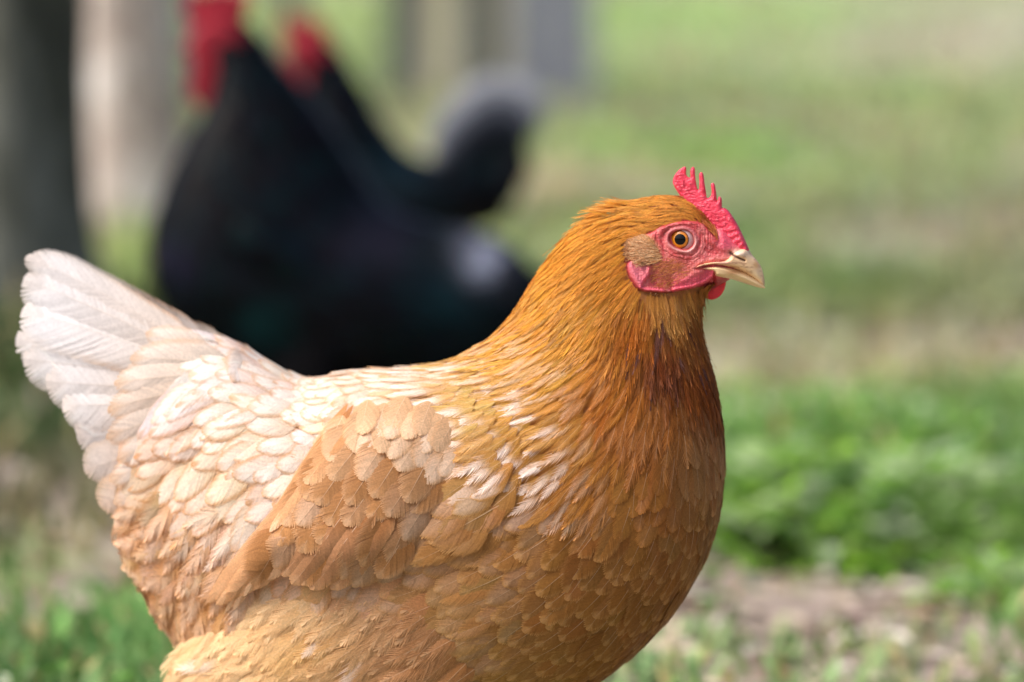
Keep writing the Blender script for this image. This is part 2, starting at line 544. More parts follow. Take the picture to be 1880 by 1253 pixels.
def grass():
    g = np.random.default_rng(21)
    n = 130000
    # denser near the front
    d = 2.35 * (20 / 2.35) ** (g.random(n) ** 1.25)
    y = d - 2.25
    x = (g.random(n) * 2 - 1) * (.30 + d * .185)
    dens, ln, c = land(x, y)
    patch = smooth(-.18, .16, fnoise(x * 3.1, y * 2.0, 3))
    keep = g.random(n) < dens * (.25 + .75 * patch)
    keep &= ~((np.abs(x) < .45) & (y < .25))
    x, y, ln, c, d = x[keep], y[keep], ln[keep], c[keep], d[keep]
    n = len(x)
    L = ln * g.uniform(.5, 1.3, n) * (.55 + .45 * smooth(2.8, 4.0, d)); az = g.random(n) * 6.283; lean = g.uniform(.15, 1.1, n)
    wd = (.0022 + .0009 * d) * g.uniform(.7, 1.3, n)
    z = gz(x, y)
    t = np.array([0, .4, .75, 1.0])
    hor = L[:, None] * np.sin(lean)[:, None] * t ** 1.7
    ver = L[:, None] * np.cos(lean * .7)[:, None] * t * (1 - .25 * t * lean[:, None])
    cx, sx = np.cos(az)[:, None], np.sin(az)[:, None]
    wt = wd[:, None] * np.array([.8, 1, .7, .08])
    ctr = np.stack([x[:, None] + hor * cx, y[:, None] + hor * sx, z[:, None] + ver - .004], -1)
    side = np.stack([-sx + 0 * t, cx + 0 * t, 0 * sx + 0 * t], -1)
    V = np.stack([ctr - side * wt[..., None], ctr + side * wt[..., None]], 2)   # n,4,2,3
    k = np.array([(2 * s, 2 * s + 1, 2 * s + 3, 2 * s + 2) for s in range(3)])
    F = (k[None] + (np.arange(n) * 8)[:, None, None]).reshape(-1, 4)
    cc = (c * .75 + .25 * c.mean(1, keepdims=True)) * 1.25 * g.uniform(.7, 1.35, (n, 1)) * (1 + g.normal(0, .08, (n, 3)))
    dry = g.random(n) < .10
    cc[dry] = lin((190, 176, 124)) * g.uniform(.7, 1.1, (dry.sum(), 1))
    C = np.repeat(cc[:, None], 8, 1)
    o = mesh_np('grass', V.reshape(-1, 3), F, attr_mat('grass blade', .55, .35, .3), np.clip(C, .004, .9))
    tag(o, 'short patchy green grass growing over the bare soil', 'grass', kind='stuff')
grass()

def leaf_batch(x, y, z, L, W, az, tilt, g, c):
    """small pointed leaves: 3 rows across a fold"""
    n = len(x)
    t = np.array([0, .3, .65, 1.0]); w = np.array([.1, .9, .8, .03])
    u = t[None] * L[:, None]
    curl = -.35 * (t[None] ** 2) * L[:, None] * g.uniform(0, 1, (n, 1))
    dx, dy = np.cos(az), np.sin(az)
    out = []
    for s in (-1, 0, 1):
        wv = s * w[None] * W[:, None]
        up = np.abs(s) * .35 * W[:, None] * w[None]
        X = x[:, None] + u * np.cos(tilt)[:, None] * dx[:, None] - wv * dy[:, None]
        Y = y[:, None] + u * np.cos(tilt)[:, None] * dy[:, None] + wv * dx[:, None]
        Z = z[:, None] + u * np.sin(tilt)[:, None] + curl + up
        out.append(np.stack([X, Y, Z], -1))
    V = np.stack(out, 2)      # n,4,3,3
    k = np.array([(3 * r + s, 3 * r + s + 1, 3 * r + s + 4, 3 * r + s + 3) for r in range(3) for s in range(2)])
    F = (k[None] + (np.arange(n) * 12)[:, None, None]).reshape(-1, 4)
    return V.reshape(-1, 3), F, np.repeat(c[:, None], 12, 1).reshape(-1, 3)

def litter():
    g = np.random.default_rng(5)
    n = 16000
    d = 2.35 * (14 / 2.35) ** (g.random(n) ** 1.4)
    y = d - 2.25; x = (g.random(n) * 2 - 1) * (.3 + d * .18)
    dens, _, _ = land(x, y)
    keep = (g.random(n) < (1.05 - dens) * smooth(-.25, .2, fnoise(x * 4 + 9, y * 3, 2))) & ~((np.abs(x) < .3) & (y < .1))
    x, y, d = x[keep], y[keep], d[keep]; n = len(x)
    L = (.012 + .004 * d) * g.uniform(.6, 1.6, n)
    pal = lin(np.array([(206, 190, 166), (170, 146, 122), (128, 104, 92), (226, 218, 204), (150, 132, 126)]))
    c = pal[g.integers(0, 5, n)] * g.uniform(.75, 1.15, (n, 1))
    V, F, C = leaf_batch(x, y, gz(x, y) + .003, L, L * g.uniform(.2, .5, n), g.random(n) * 6.283, g.uniform(0, .35, n), g, c)
    o = mesh_np('leaf_litter', V, F, attr_mat('dry leaf', .7, .3, .1), np.clip(C, .01, .9))
    tag(o, 'scattered dry leaves and chips lying on the bare soil', 'leaf litter', kind='stuff')
litter()

def ground_cover():
    g = np.random.default_rng(15)
    n = 60000
    d = 2.4 * (13 / 2.4) ** (g.random(n) ** 1.3)
    y = d - 2.25; x = (g.random(n) * 2 - 1) * (.3 + d * .18)
    dens, _, c = land(x, y)
    keep = (g.random(n) < dens ** 1.6 * smooth(.02, .30, fnoise(x * 2.3 + 31, y * 1.7, 3))) & ~((np.abs(x) < .45) & (y < .3))
    x, y, d, c = x[keep], y[keep], d[keep], c[keep]; n = len(x)
    L = (.008 + .0045 * d) * g.uniform(.6, 1.5, n)
    cc = c * g.uniform(.7, 1.5, (n, 1)); pale = g.random(n) < .18; cc[pale] = lin((196, 206, 176)) * g.uniform(.7, 1.1, (pale.sum(), 1))
    V, F, C = leaf_batch(x, y, gz(x, y) + g.uniform(.004, .04, n), L, L * .42, g.random(n) * 6.283, g.uniform(-.2, .9, n), g, cc)
    o = mesh_np('ground_cover', V, F, attr_mat('clover leaf', .45, .45, .35), np.clip(C, .01, .9))
    tag(o, 'low clover-like leaves spread through the grass', 'ground cover', kind='stuff')
ground_cover()
M_LEAF = attr_mat('weed leaf', .30, .8, .45)
def weed(px, py, d0, rad, ht, n, cols, label, seed):
    g = np.random.default_rng(seed)
    gx, gy = gpt(px, py)
    o = empty('leafy_weed', (gx, gy, float(gz(np.array(gx), np.array(gy))) - .012), 0, label, 'plant', 'leafy weeds on the right')
    ph = g.random(n) * 6.283; r = rad * np.sqrt(g.random(n))
    x, y = r * np.cos(ph), r * np.sin(ph)
    top = ht * np.sqrt(np.clip(1 - (r / rad) ** 2 * .85, 0, 1)) * (1 + .5 * fnoise(x * 14 + seed, y * 14, 2))
    z = top * g.random(n) ** .55
    pal = lin(np.array(cols))
    c = pal[g.integers(0, len(cols), n)] * g.uniform(.75, 1.2, (n, 1))
    L = g.uniform(.018, .036, n)
    V, F, C = leaf_batch(x, y, z, L, L * .33, ph + g.normal(0, .9, n), g.uniform(-.3, .8, n), g, c)
    f = mesh_np('foliage', V, F, M_LEAF, np.clip(C, .01, .9), o); f['kind'] = 'stuff'
    # stems
    k = 40; sv, sf = [], []
    for q in range(k):
        a, b = g.random() * 6.283, g.random() ** .5 * rad * .8
        p0 = np.array([b * .5 * math.cos(a), b * .5 * math.sin(a), -.01]); p1 = np.array([b * math.cos(a), b * math.sin(a), ht * .8])
        for s in range(3):
            an = s * 2.094
            sv += [p0 + .0016 * np.array([math.cos(an), math.sin(an), 0]), p1 + .0008 * np.array([math.cos(an), math.sin(an), 0])]
        b0 = q * 6
        sf += [(b0, b0 + 2, b0 + 3, b0 + 1), (b0 + 2, b0 + 4, b0 + 5, b0 + 3), (b0 + 4, b0, b0 + 1, b0 + 5)]
    mesh_np('stem', np.array(sv), np.array(sf), plain_mat('stem', (110, 130, 60)), None, o)
GRN = [(150, 198, 70), (172, 212, 104), (128, 180, 64), (206, 222, 190), (124, 160, 96), (186, 210, 150)]
weed(1440, 985, 0, .14, .085, 900, GRN, 'bright green leafy weed just right of the buff hen\'s breast', 31)
weed(1620, 960, 0, .14, .075, 700, GRN, 'low leafy weed in the middle of the green patch at right', 32)
weed(1800, 990, 0, .15, .07, 800, [(120, 164, 70), (144, 184, 92), (104, 140, 74), (180, 200, 150)], 'darker leafy weed at the right edge of the picture', 33)
weed(1560, 870, 0, .17, .07, 800, GRN, 'leafy weed behind the others, bordering the dry pale ground', 34)
weed(1400, 800, 0, .07, .06, 260, GRN, 'small bright weed half hidden behind the hen\'s breast', 36)
weed(1700, 770, 0, .08, .05, 240, GRN, 'small isolated weed standing on the dry pale ground', 37)
weed(1850, 1100, 0, .06, .05, 220, GRN, 'small weed at the right edge beside the bare soil', 38)
weed(1590, 1035, 0, .05, .045, 180, GRN, 'small weed at the front of the green patch, beside bare soil', 39)
weed(1780, 850, 0, .17, .055, 600, GRN, 'low sparse weed behind the darker one at the right edge', 35)

# ------------------------------------------------------------------ trees and fence behind
def bark_mat(name, c1, c2, c3, scale, stretch):
    m, nt, p = newmat(name)
    tc = nt.nodes.new('ShaderNodeTexCoord'); mp = nt.nodes.new('ShaderNodeMapping'); mp.inputs['Scale'].default_value = stretch
    nt.links.new(tc.outputs['Object'], mp.inputs[0])
    no = nt.nodes.new('ShaderNodeTexNoise'); no.inputs['Scale'].default_value = scale; no.inputs['Detail'].default_value = 6; no.inputs['Roughness'].default_value = .65
    nt.links.new(mp.outputs[0], no.inputs['Vector'])
    rp = nt.nodes.new('ShaderNodeValToRGB'); e = rp.color_ramp.elements
    e[0].position = .36; e[0].color = (*lin(c1), 1); e[1].position = .66; e[1].color = (*lin(c3), 1)
    k = e.new(.5); k.color = (*lin(c2), 1)
    nt.links.new(no.outputs[0], rp.inputs[0]); nt.links.new(rp.outputs[0], p.inputs['Base Color'])
    bp = nt.nodes.new('ShaderNodeBump'); bp.inputs['Distance'].default_value = .02
    nt.links.new(no.outputs[0], bp.inputs['Height']); nt.links.new(bp.outputs[0], p.inputs['Normal'])
    p.inputs['Roughness'].default_value = .85
    return m

def tree(px, py, rad, height, mat, label, seed, crown=(70, 110, 45)):
    g = np.random.default_rng(seed)
    x0, y0 = gpt(px, py)
    o = empty('tree', (x0, y0, float(gz(np.array(x0), np.array(y0)))), 0, label, 'tree')
    nz, na = 60, 36
    z = np.linspace(-.05, height, nz); a = np.linspace(0, 2 * np.pi, na, endpoint=False)
    Z, A = np.meshgrid(z, a, indexing='ij')
    rr = rad * (1 - .55 * np.clip(Z / height, 0, 1)) * (1 + .55 * np.exp(-np.clip(Z, 0, 9) / .10)) * (1 + .09 * fnoise(np.cos(A) * 2 + seed, Z * 2.2 + np.sin(A) * 2, 3) + .05 * np.sin(5 * A + seed))
    V = np.stack([rr * np.cos(A) + .03 * Z * math.sin(seed), rr * np.sin(A), Z], -1).reshape(-1, 3)
    ix = np.arange(nz * na).reshape(nz, na); jx = np.roll(ix, -1, 1)
    F = np.stack([ix[:-1], jx[:-1], jx[1:], ix[1:]], -1).reshape(-1, 4)
    mesh_np('trunk', V, F, mat, None, o)
    # limbs and crown, above the picture
    tipx = .03 * height * math.sin(seed)
    for b in range(6):
        an = b * 1.047 + g.random(); L = height * .35; t = np.linspace(0, 1, 8)
        hz = height * (.62 + .06 * b)
        c = np.stack([tipx * hz / height + L * t * math.cos(an), L * t * math.sin(an), hz + L * .6 * t], -1)
        r = rad * .35 * (1 - .8 * t)
        q = np.linspace(0, 2 * np.pi, 8, endpoint=False)
        VV = (c[:, None] + r[:, None, None] * np.stack([-np.sin(an) * np.cos(q), np.cos(an) * np.cos(q), np.sin(q)], -1)[None]).reshape(-1, 3)
        ii = np.arange(64).reshape(8, 8); jj = np.roll(ii, -1, 1)
        mesh_np('limb', VV, np.stack([ii[:-1], jj[:-1], jj[1:], ii[1:]], -1).reshape(-1, 4), mat, None, o)
    n = 2500
    ph, ct = g.random(n) * 6.283, g.uniform(-1, 1, n); rr = g.random(n) ** .45
    s = np.sqrt(1 - ct ** 2); k = height * .34
    x, y, zz = tipx + k * rr * s * np.cos(ph), k * rr * s * np.sin(ph), height * .98 + k * .8 * rr * ct
    keep = fnoise(x * 2.2 + seed, y * 2.2 + zz, 2) > -.08
    x, y, zz = x[keep], y[keep], zz[keep]; n = len(x)
    L = g.uniform(.06, .11, n)
    Vc, Fc, Cc = leaf_batch(x, y, zz, L, L * .4, g.random(n) * 6.283, g.uniform(-.8, .6, n), g, lin(crown) * g.uniform(.7, 1.3, (n, 1)))
    f = mesh_np('crown', Vc, Fc, M_LEAF, Cc, o); f['kind'] = 'stuff'
tree(-40, 640, .128, 4.6, bark_mat('dark mossy bark', (48, 50, 40), (78, 80, 66), (134, 136, 124), 9, (1, 1, .35)), 'dark mossy tree trunk standing at the left edge', 2)
tree(250, 452, .082, 5.2, bark_mat('pale flaking bark', (146, 128, 118), (188, 176, 168), (238, 236, 234), 11, (1, 1, .7)), 'pale mottled tree trunk between the dark trunk and the black rooster', 5)

def fence():
    x0, y0 = gpt(800, 205)
    o = empty('board_fence', (x0, y0, 0), R(4), 'weathered grey board fence with gaps behind the black birds', 'fence')
    g = np.random.default_rng(8)
    k = (y0 + 2.25) / FPX
    mats = [bark_mat('weathered board %s' % s, a, b, c, 6, (6, 6, .4)) for s, a, b, c in
            (('grey', (70, 74, 76), (96, 100, 102), (124, 126, 126)), ('beige', (206, 196, 164), (226, 218, 190), (236, 230, 210)), ('slate', (112, 116, 130), (146, 150, 164), (170, 174, 186)))]
    boards = [(508, 560, 0, 0), (706, 764, 0, 0), (768, 836, 1, .02), (840, 900, 0, .0), (902, 938, 1, .02), (940, 1012, 2, 0), (1016, 1092, 2, .01), (300, 350, 0, 0), (150, 290, 2, .01), (-60, 100, 1, 0)]
    for a, b, mi, dy in boards:
        xa, xb = (a - 800) * k, (b - 800) * k
        h = 1.35 + g.uniform(-.04, .04); t = .022
        # a sawn board with a clipped, slightly uneven top
        zt = np.array([h, h + g.uniform(-.02, .03), h + g.uniform(-.02, .03), h - .01])
        xs = np.linspace(xa, xb, 4)
        V = []
        for yy in (dy - t / 2, dy + t / 2):
            for q in range(4): V += [(xs[q], yy, -.03 + g.uniform(-.004, .004)), (xs[q], yy + g.uniform(-.004, .004), zt[q])]
        F = []
        for s in range(3):
            F += [(2 * s, 2 * s + 2, 2 * s + 3, 2 * s + 1), (8 + 2 * s, 8 + 2 * s + 1, 8 + 2 * s + 3, 8 + 2 * s + 2), (2 * s + 1, 2 * s + 3, 8 + 2 * s + 3, 8 + 2 * s + 1), (2 * s, 8 + 2 * s, 8 + 2 * s + 2, 2 * s + 2)]
        F += [(0, 1, 9, 8), (6, 14, 15, 7)]
        mesh_np('board', np.array(V), np.array(F), mats[mi], None, o, False)
    for zz in (.55, 1.1):
        xa, xb = (-80 - 800) * k, (1095 - 800) * k
        V = np.array([(x, y, z) for x in (xa, xb) for y in (.04, .085) for z in (zz - .045, zz + .045)])
        mesh_np('rail', V, np.array([(0, 1, 3, 2), (4, 6, 7, 5), (0, 4, 5, 1), (2, 3, 7, 6), (0, 2, 6, 4), (1, 5, 7, 3)]), mats[0], None, o, False)
fence()

# ================================================================== the buff hen
HF = Frame((0.02, 0.0, 0.0), R(-12))
K = HF.scale()                                   # metres per picture pixel at the hen
hen = empty('hen', HF.O, HF.ang, 'buff orange hen with white tail in sharp focus, seen from the side', 'hen')
Zc = lambda p: np.asarray(p, float) / 4.178 + np.array([1080.0, 280.0])   # close-up sheet of the head

def inflate(poly, step, thick, frame=HF, sides=(1, -1)):
    """grid fill of an outline, snapped to it, swollen by thick(P, d) on both sides"""
    lo, hi = poly.min(0) - step, poly.max(0) + step
    xs = np.arange(lo[0], hi[0] + step, step); ys = np.arange(lo[1], hi[1] + step, step)
    gx, gy = np.meshgrid(xs, ys, indexing='ij')
    P = np.stack([gx.ravel(), gy.ravel()], 1)
    d, cp = sd_poly(P, poly)
    ok = d > -step * .75
    snap = ok & (d < step * .35)
    P[snap] = cp[snap]; d = np.where(snap, 0, d)
    n0, n1 = gx.shape
    ix = np.arange(n0 * n1).reshape(n0, n1)
    Q = np.stack([ix[:-1, :-1], ix[1:, :-1], ix[1:, 1:], ix[:-1, 1:]], -1).reshape(-1, 4)
    Q = Q[ok[Q].all(1) & (d[Q] > 0).any(1)]
    used = np.unique(Q); re = np.full(n0 * n1, -1); re[used] = np.arange(len(used))
    Q = re[Q]; P = P[used]; d = d[used]
    return P, d, Q

def two_sided(P, d, Q, th, frame=HF, v0=0.0):
    A = frame.local(P[:, 0], P[:, 1], v0 + th)
    B = A.copy()
    if np.ndim(v0) == 0 and v0 == 0:
        B[:, 1] = -A[:, 1]
    else:
        B = frame.local(P[:, 0], P[:, 1], v0 - th)
    return np.vstack([A, B]), np.vstack([Q, Q[:, ::-1] + len(P)])

# ------------------------------------------------------------------ body loft
TOPS = [(1338, 462), (1292, 388), (1238, 362), (1168, 368), (1104, 388), (1046, 430), (990, 502), (944, 578), (886, 636), (806, 672), (722, 682), (640, 686), (560, 700), (492, 672), (420, 630), (355, 612), (300, 625), (250, 690)]
BOTS = [(1322, 515), (1300, 532), (1288, 556), (1284, 592), (1290, 632), (1302, 680), (1314, 740), (1324, 830), (1316, 940), (1284, 1040), (1210, 1150), (1090, 1250), (900, 1320), (690, 1340), (500, 1300), (372, 1205), (288, 1105), (230, 1000)]
WID = [22, 38, 47, 54, 68, 92, 122, 152, 184, 208, 224, 232, 226, 205, 168, 125, 88, 55]
BODY = loft(HF, TOPS, BOTS, WID, ns=620, nt=260)

def skin_body(name, surf_args, frame, extra, parent, mat, voxel=.006, shrink=.004):
    """closed skin under the plumage: whole loft plus limbs, fused into one surface"""
    full = loft(frame, *surf_args, ns=120, th0=0, th1=360, nt=65)
    P = full.POS[:, :-1]
    ctr = P.mean(1, keepdims=True)
    r = np.linalg.norm(P - ctr, axis=-1, keepdims=True)
    P = ctr + (P - ctr) * np.maximum(.3, (r - shrink) / np.maximum(r, 1e-6))
    n0, n1 = P.shape[:2]
    ix = np.arange(n0 * n1).reshape(n0, n1); jx = np.roll(ix, -1, 1)
    F = np.stack([ix[:-1], ix[1:], jx[1:], jx[:-1]], -1).reshape(-1, 4).tolist()
    F += [ix[0].tolist(), ix[-1][::-1].tolist()]
    V = P.reshape(-1, 3).tolist()
    for (pa, pb, ra, rb) in extra:        # tapered, round-ended limbs
        pa, pb = np.array(pa, float), np.array(pb, float)
        ax = (pb - pa) / np.linalg.norm(pb - pa)
        s = np.cross(ax, [0.3, 1, .2]); s /= np.linalg.norm(s); t = np.cross(ax, s)
        rings = []
        for ph in np.linspace(-90, 0, 6)[1:]: rings.append((pa + ax * ra * math.sin(R(ph)), ra * math.cos(R(ph))))
        for ph in np.linspace(0, 90, 6)[:-1]: rings.append((pb + ax * rb * math.sin(R(ph)), rb * math.cos(R(ph))))
        b = len(V); q = np.linspace(0, 2 * np.pi, 18, endpoint=False)
        for c, rr in rings: V += (c + rr * (np.cos(q)[:, None] * s + np.sin(q)[:, None] * t)).tolist()
        m = len(rings)
        for k in range(m - 1):
            for a in range(18):
                F.append((b + k * 18 + a, b + k * 18 + (a + 1) % 18, b + (k + 1) * 18 + (a + 1) % 18, b + (k + 1) * 18 + a))
        F += [tuple(range(b + 17, b - 1, -1)), tuple(range(b + (m - 1) * 18, b + m * 18))]
    me = bpy.data.meshes.new(name); me.from_pydata(V, [], F); me.update()
    o = bpy.data.objects.new(name, me); COL.objects.link(o)
    md = o.modifiers.new('r', 'REMESH'); md.mode = 'VOXEL'; md.voxel_size = voxel; md.use_smooth_shade = True
    dg = bpy.context.evaluated_depsgraph_get()
    nm = bpy.data.meshes.new_from_object(o.evaluated_get(dg))
    o.modifiers.clear(); o.data = nm; nm.name = name
    nm.materials.clear(); nm.materials.append(mat)
    o.parent = parent
    return o

def legs(frame_parent, hips, foot_z=0.0, r=.0065, mat=M_LEG, claw=M_CLAW, s=1.0):
    for (hx, hy, hz) in hips:
        an = np.array([hx + .012 * s, hy, .012 * s])
        V, F = [], []
        def tube(pts, rad, nn=10):
            pts = np.array(pts, float); b = len(V)
            for k in range(len(pts)):
                ax = pts[min(k + 1, len(pts) - 1)] - pts[max(k - 1, 0)]; ax = ax / np.linalg.norm(ax)
                u = np.cross(ax, [.31, .9, .2]); u /= np.linalg.norm(u); w = np.cross(ax, u)
                for q in range(nn):
                    a = 2 * math.pi * q / nn
                    V.append(pts[k] + rad[k] * (math.cos(a) * u + math.sin(a) * w))
            for k in range(len(pts) - 1):
                for q in range(nn): F.append((b + k * nn + q, b + k * nn + (q + 1) % nn, b + (k + 1) * nn + (q + 1) % nn, b + (k + 1) * nn + q))
        tube([(hx - .01 * s, hy, hz), (hx - .012 * s, hy, hz * .6), an + (0, 0, .012 * s), an], [r * 1.25 * s, r * s, r * .95 * s, r * 1.1 * s])
        claws = []
        for da, L in ((-28, .055), (0, .068), (28, .055), (180, .026)):
            d = np.array([math.cos(R(da)), math.sin(R(da)), 0])
            tube([an + (0, 0, -.002), an + d * L * s * .35 + (0, 0, -.001 * s), an + d * L * s * .7 + (0, 0, -.005 * s), an + d * L * s + (0, 0, -.006 * s)], [r * .9 * s, r * .72 * s, r * .62 * s, r * .42 * s], 8)
            claws.append((an + d * L * s + (0, 0, -.006 * s), d))
        lg = mesh_np('leg', np.array(V), np.array(F), mat, None, frame_parent)
        for p, d in claws:
            V, F = [], []
            tube([p - d * .003, p + d * .008 * s + (0, 0, .001), p + d * .016 * s + (0, 0, -.004 * s)], [r * .42 * s, r * .3 * s, .0004], 6)
            mesh_np('claw', np.array(V), np.array(F), claw, None, lg)

th = HF.local(620, 1330, 90 * K); th2 = th.copy(); th2[1] = -th[1]
hk = np.array([th[0] - .02, th[1], .10]); hk2 = hk * [1, -1, 1]
skin_body('body', (TOPS, BOTS, WID), HF, [(th, hk, .045, .014), (th2, hk2, .045, .014)], hen, M_HIDE)
legs(hen, [(hk[0], hk[1], .115), (hk2[0], hk2[1], .115)])

# ------------------------------------------------------------------ plumage chart of the hen: how feathers lie, how big, what colour
# px, py, direction dx, dy, length px, half width px, base, edge, edge strength, white patch, lift
OR, DO, BR, TAN, BUF, CRM, WHT = (214, 136, 46), (176, 92, 28), (186, 120, 66), (200, 138, 82), (226, 174, 118), (246, 226, 204), (250, 244, 240)
CH = [
    (1312, 420, -.45, -.9, 30, 4, (176, 104, 52), (192, 120, 62), .2, 0, .05),
    (1260, 368, -.95, -.25, 34, 5, (206, 138, 74), (222, 160, 94), .3, .05, .06),
    (1200, 368, -1, .05, 36, 5, (208, 142, 70), (224, 166, 98), .3, .05, .06),
    (1230, 400, -1, .10, 30, 4, (200, 134, 70), (216, 156, 92), .3, 0, .05),
    (1130, 368, -.97, .22, 42, 5, (212, 146, 66), (230, 174, 104), .3, .06, .42),
    (1120, 430, -.85, .5, 40, 6, (200, 132, 58), (212, 150, 76), .3, 0, .05),
    (1130, 500, -.72, .7, 44, 6, (192, 124, 52), (206, 142, 68), .3, 0, .05),
    (1040, 450, -.8, .6, 55, 7, (206, 138, 58), (220, 160, 82), .3, 0, .06),
    (990, 540, -.72, .7, 66, 9, (208, 142, 58), (222, 164, 86), .3, .05, .06),
    (1080, 580, -.62, .78, 66, 9, (198, 136, 58), (210, 154, 82), .3, .05, .05),
    (940, 630, -.88, .48, 85, 11, (212, 152, 74), (222, 170, 96), .4, .25, .06),
    (870, 670, -.95, .3, 95, 13, (220, 170, 104), (216, 158, 84), .5, .6, .06),
    (780, 690, -1, .15, 95, 15, (228, 192, 148), (218, 168, 112), .6, .6, .05),
    (1170, 600, -.3, .95, 52, 8, (180, 108, 44), (168, 92, 36), .4, 0, .05),
    (1235, 560, .05, 1, 36, 6, (190, 136, 80), (210, 166, 112), .4, .15, .12),
    (1285, 590, .1, 1, 40, 6, (158, 96, 46), (172, 112, 58), .4, 0, .09),
    (1215, 650, -.05, 1, 62, 10, (134, 78, 46), (112, 70, 54), .6, .12, .06),
    (1290, 680, .12, 1, 60, 10, (150, 84, 38), (144, 80, 40), .4, .0, .06),
    (1130, 700, -.45, .9, 74, 12, (178, 110, 46), (168, 98, 40), .5, .10, .06),
    (1040, 660, -.62, .78, 80, 12, (200, 142, 66), (204, 148, 74), .4, .2, .06),
    (960, 740, -.82, .58, 84, 15, (210, 154, 80), (204, 142, 62), .7, .75, .06),
    (880, 740, -.85, .5, 82, 17, (218, 172, 112), (210, 152, 78), .7, .75, .06),
    (1000, 830, -.66, .75, 84, 15, (194, 138, 70), (192, 126, 54), .7, .85, .07),
    (1080, 880, -.5, .86, 82, 14, (182, 122, 58), (182, 114, 50), .6, .6, .07),
    (1180, 780, -.2, .98, 86, 18, (172, 106, 54), (168, 98, 44), .5, .10, .05),
    (1200, 880, -.2, .98, 84, 22, (172, 110, 60), (176, 112, 60), .5, .12, .04),
    (1300, 800, .08, 1, 74, 20, (168, 112, 72), (182, 134, 96), .5, .05, .03),
    (1310, 930, 0, 1, 72, 24, (166, 112, 70), (182, 134, 94), .5, .05, .03),
    (1120, 980, -.5, .86, 78, 28, (172, 116, 72), (188, 136, 90), .5, .05, .03),
    (1000, 960, -.8, .6, 84, 30, (176, 122, 76), (194, 144, 98), .5, .06, .03),
    (900, 960, -.85, .52, 92, 30, (180, 126, 80), (198, 148, 102), .5, .05, .03),
    (880, 1080, -.86, .5, 88, 30, (186, 132, 86), (202, 154, 108), .5, .05, .03),
    (1050, 1110, -.78, .62, 84, 31, (174, 120, 76), (190, 142, 98), .5, .05, .03),
    (1230, 1060, -.45, .9, 76, 28, (164, 110, 66), (180, 130, 88), .5, .05, .03),
    (1150, 1180, -.6, .8, 82, 30, (168, 114, 68), (182, 132, 88), .5, .05, .03),
    (950, 1220, -.8, .6, 90, 32, (182, 130, 86), (198, 152, 110), .5, .08, .03),
    (780, 1160, -.85, .52, 95, 32, (202, 154, 108), (214, 172, 126), .5, .1, .03),
    (700, 720, -1, .2, 70, 20, (232, 206, 176), (214, 166, 112), .8, .4, .03),
    (600, 740, -.93, .35, 66, 22, (238, 216, 192), (218, 170, 118), .9, .4, .04),
    (520, 720, -.95, .3, 74, 22, (238, 218, 196), (222, 180, 134), .85, .4, .04),
    (460, 780, -.85, .5, 70, 24, (238, 216, 190), (212, 160, 106), .95, .4, .05),
    (540, 820, -.7, .7, 66, 24, (236, 210, 182), (212, 162, 110), .95, .4, .05),
    (400, 690, -.95, .3, 92, 26, (240, 226, 214), (222, 180, 138), .75, .4, .05),
    (340, 650, -.95, .05, 96, 26, (242, 232, 226), (230, 196, 160), .6, .4, .05),
    (350, 800, -.85, .5, 84, 28, (236, 208, 178), (212, 154, 98), .95, .35, .06),
    (420, 880, -.6, .8, 84, 27, (228, 194, 154), (210, 154, 98), .85, .3, .06),
    (480, 960, -.5, .87, 84, 24, (230, 206, 182), (214, 166, 118), .75, .3, .07),
    (310, 900, -.6, .8, 92, 29, (222, 178, 132), (208, 152, 98), .85, .25, .06),
    (370, 1010, -.45, .9, 92, 27, (214, 164, 110), (202, 146, 90), .75, .25, .07),
    (280, 1010, -.55, .83, 84, 25, (218, 172, 122), (212, 160, 108), .6, .2, .08),
    (320, 1100, -.4, .92, 78, 22, (214, 166, 112), (218, 172, 122), .6, .15, .10),
    (420, 1090, -.45, .9, 84, 24, (210, 160, 102), (206, 152, 94), .6, .2, .07),
    (560, 1000, -.5, .86, 84, 26, (210, 162, 110), (216, 168, 116), .6, .2, .05),
]
CP = np.array([(c[0], c[1]) for c in CH], float)
CA = np.array([math.atan2(c[3], c[2]) for c in CH])
CV = np.array([[c[4], c[5], c[8], c[9], c[10]] for c in CH], float)
CB = np.array([lin(c[6]) for c in CH]); CE = np.array([lin(c[7]) for c in CH])
_br = (smooth(840, 980, CP[:, 0]) * smooth(800, 940, CP[:, 1]))[:, None]
_sa = smooth(760, 620, CP[:, 0])[:, None]
CB = CB * (1 - _br * (1 - np.array([.78, .68, .50]))) * (1 + _sa * smooth(1000, 860, CP[:, 1])[:, None] * np.array([.03, .09, .20])); CE = CE * (1 + _br * np.array([.38, .34, .28])) * (1 - _sa * np.array([.00, .03, .06]))
_ne = (smooth(900, 960, CP[:, 0]) * smooth(760, 700, CP[:, 1]))[:, None]
_th = np.exp(-(((CP[:, 0] - 1225) / 95) ** 2 + ((CP[:, 1] - 655) / 92) ** 2))[:, None]; _ne = _ne * (1 - _th)
CB = CB * (1 + _ne * np.array([.14, .09, -.16])) * (1 - _th * np.array([.18, .42, .55])); CE = CE * (1 + _ne * np.array([.14, .09, -.10])) * (1 - _th * np.array([.16, .40, .52]))
_wm = smooth(780, 880, CP[:, 0])[:, None]
CB = CB * (1 + _wm * np.array([-.02, .09, -.06])); CE = CE * (1 + _wm * np.array([-.02, .08, -.04]))
def chart(P):
    w = 1 / (((P[:, None] - CP[None]) ** 2).sum(-1) + 120.0) ** 1.8
    w /= w.sum(1, keepdims=True)
    ang = np.arctan2(w @ np.sin(CA), w @ np.cos(CA))
    return ang, w @ CV, w @ CB, w @ CE

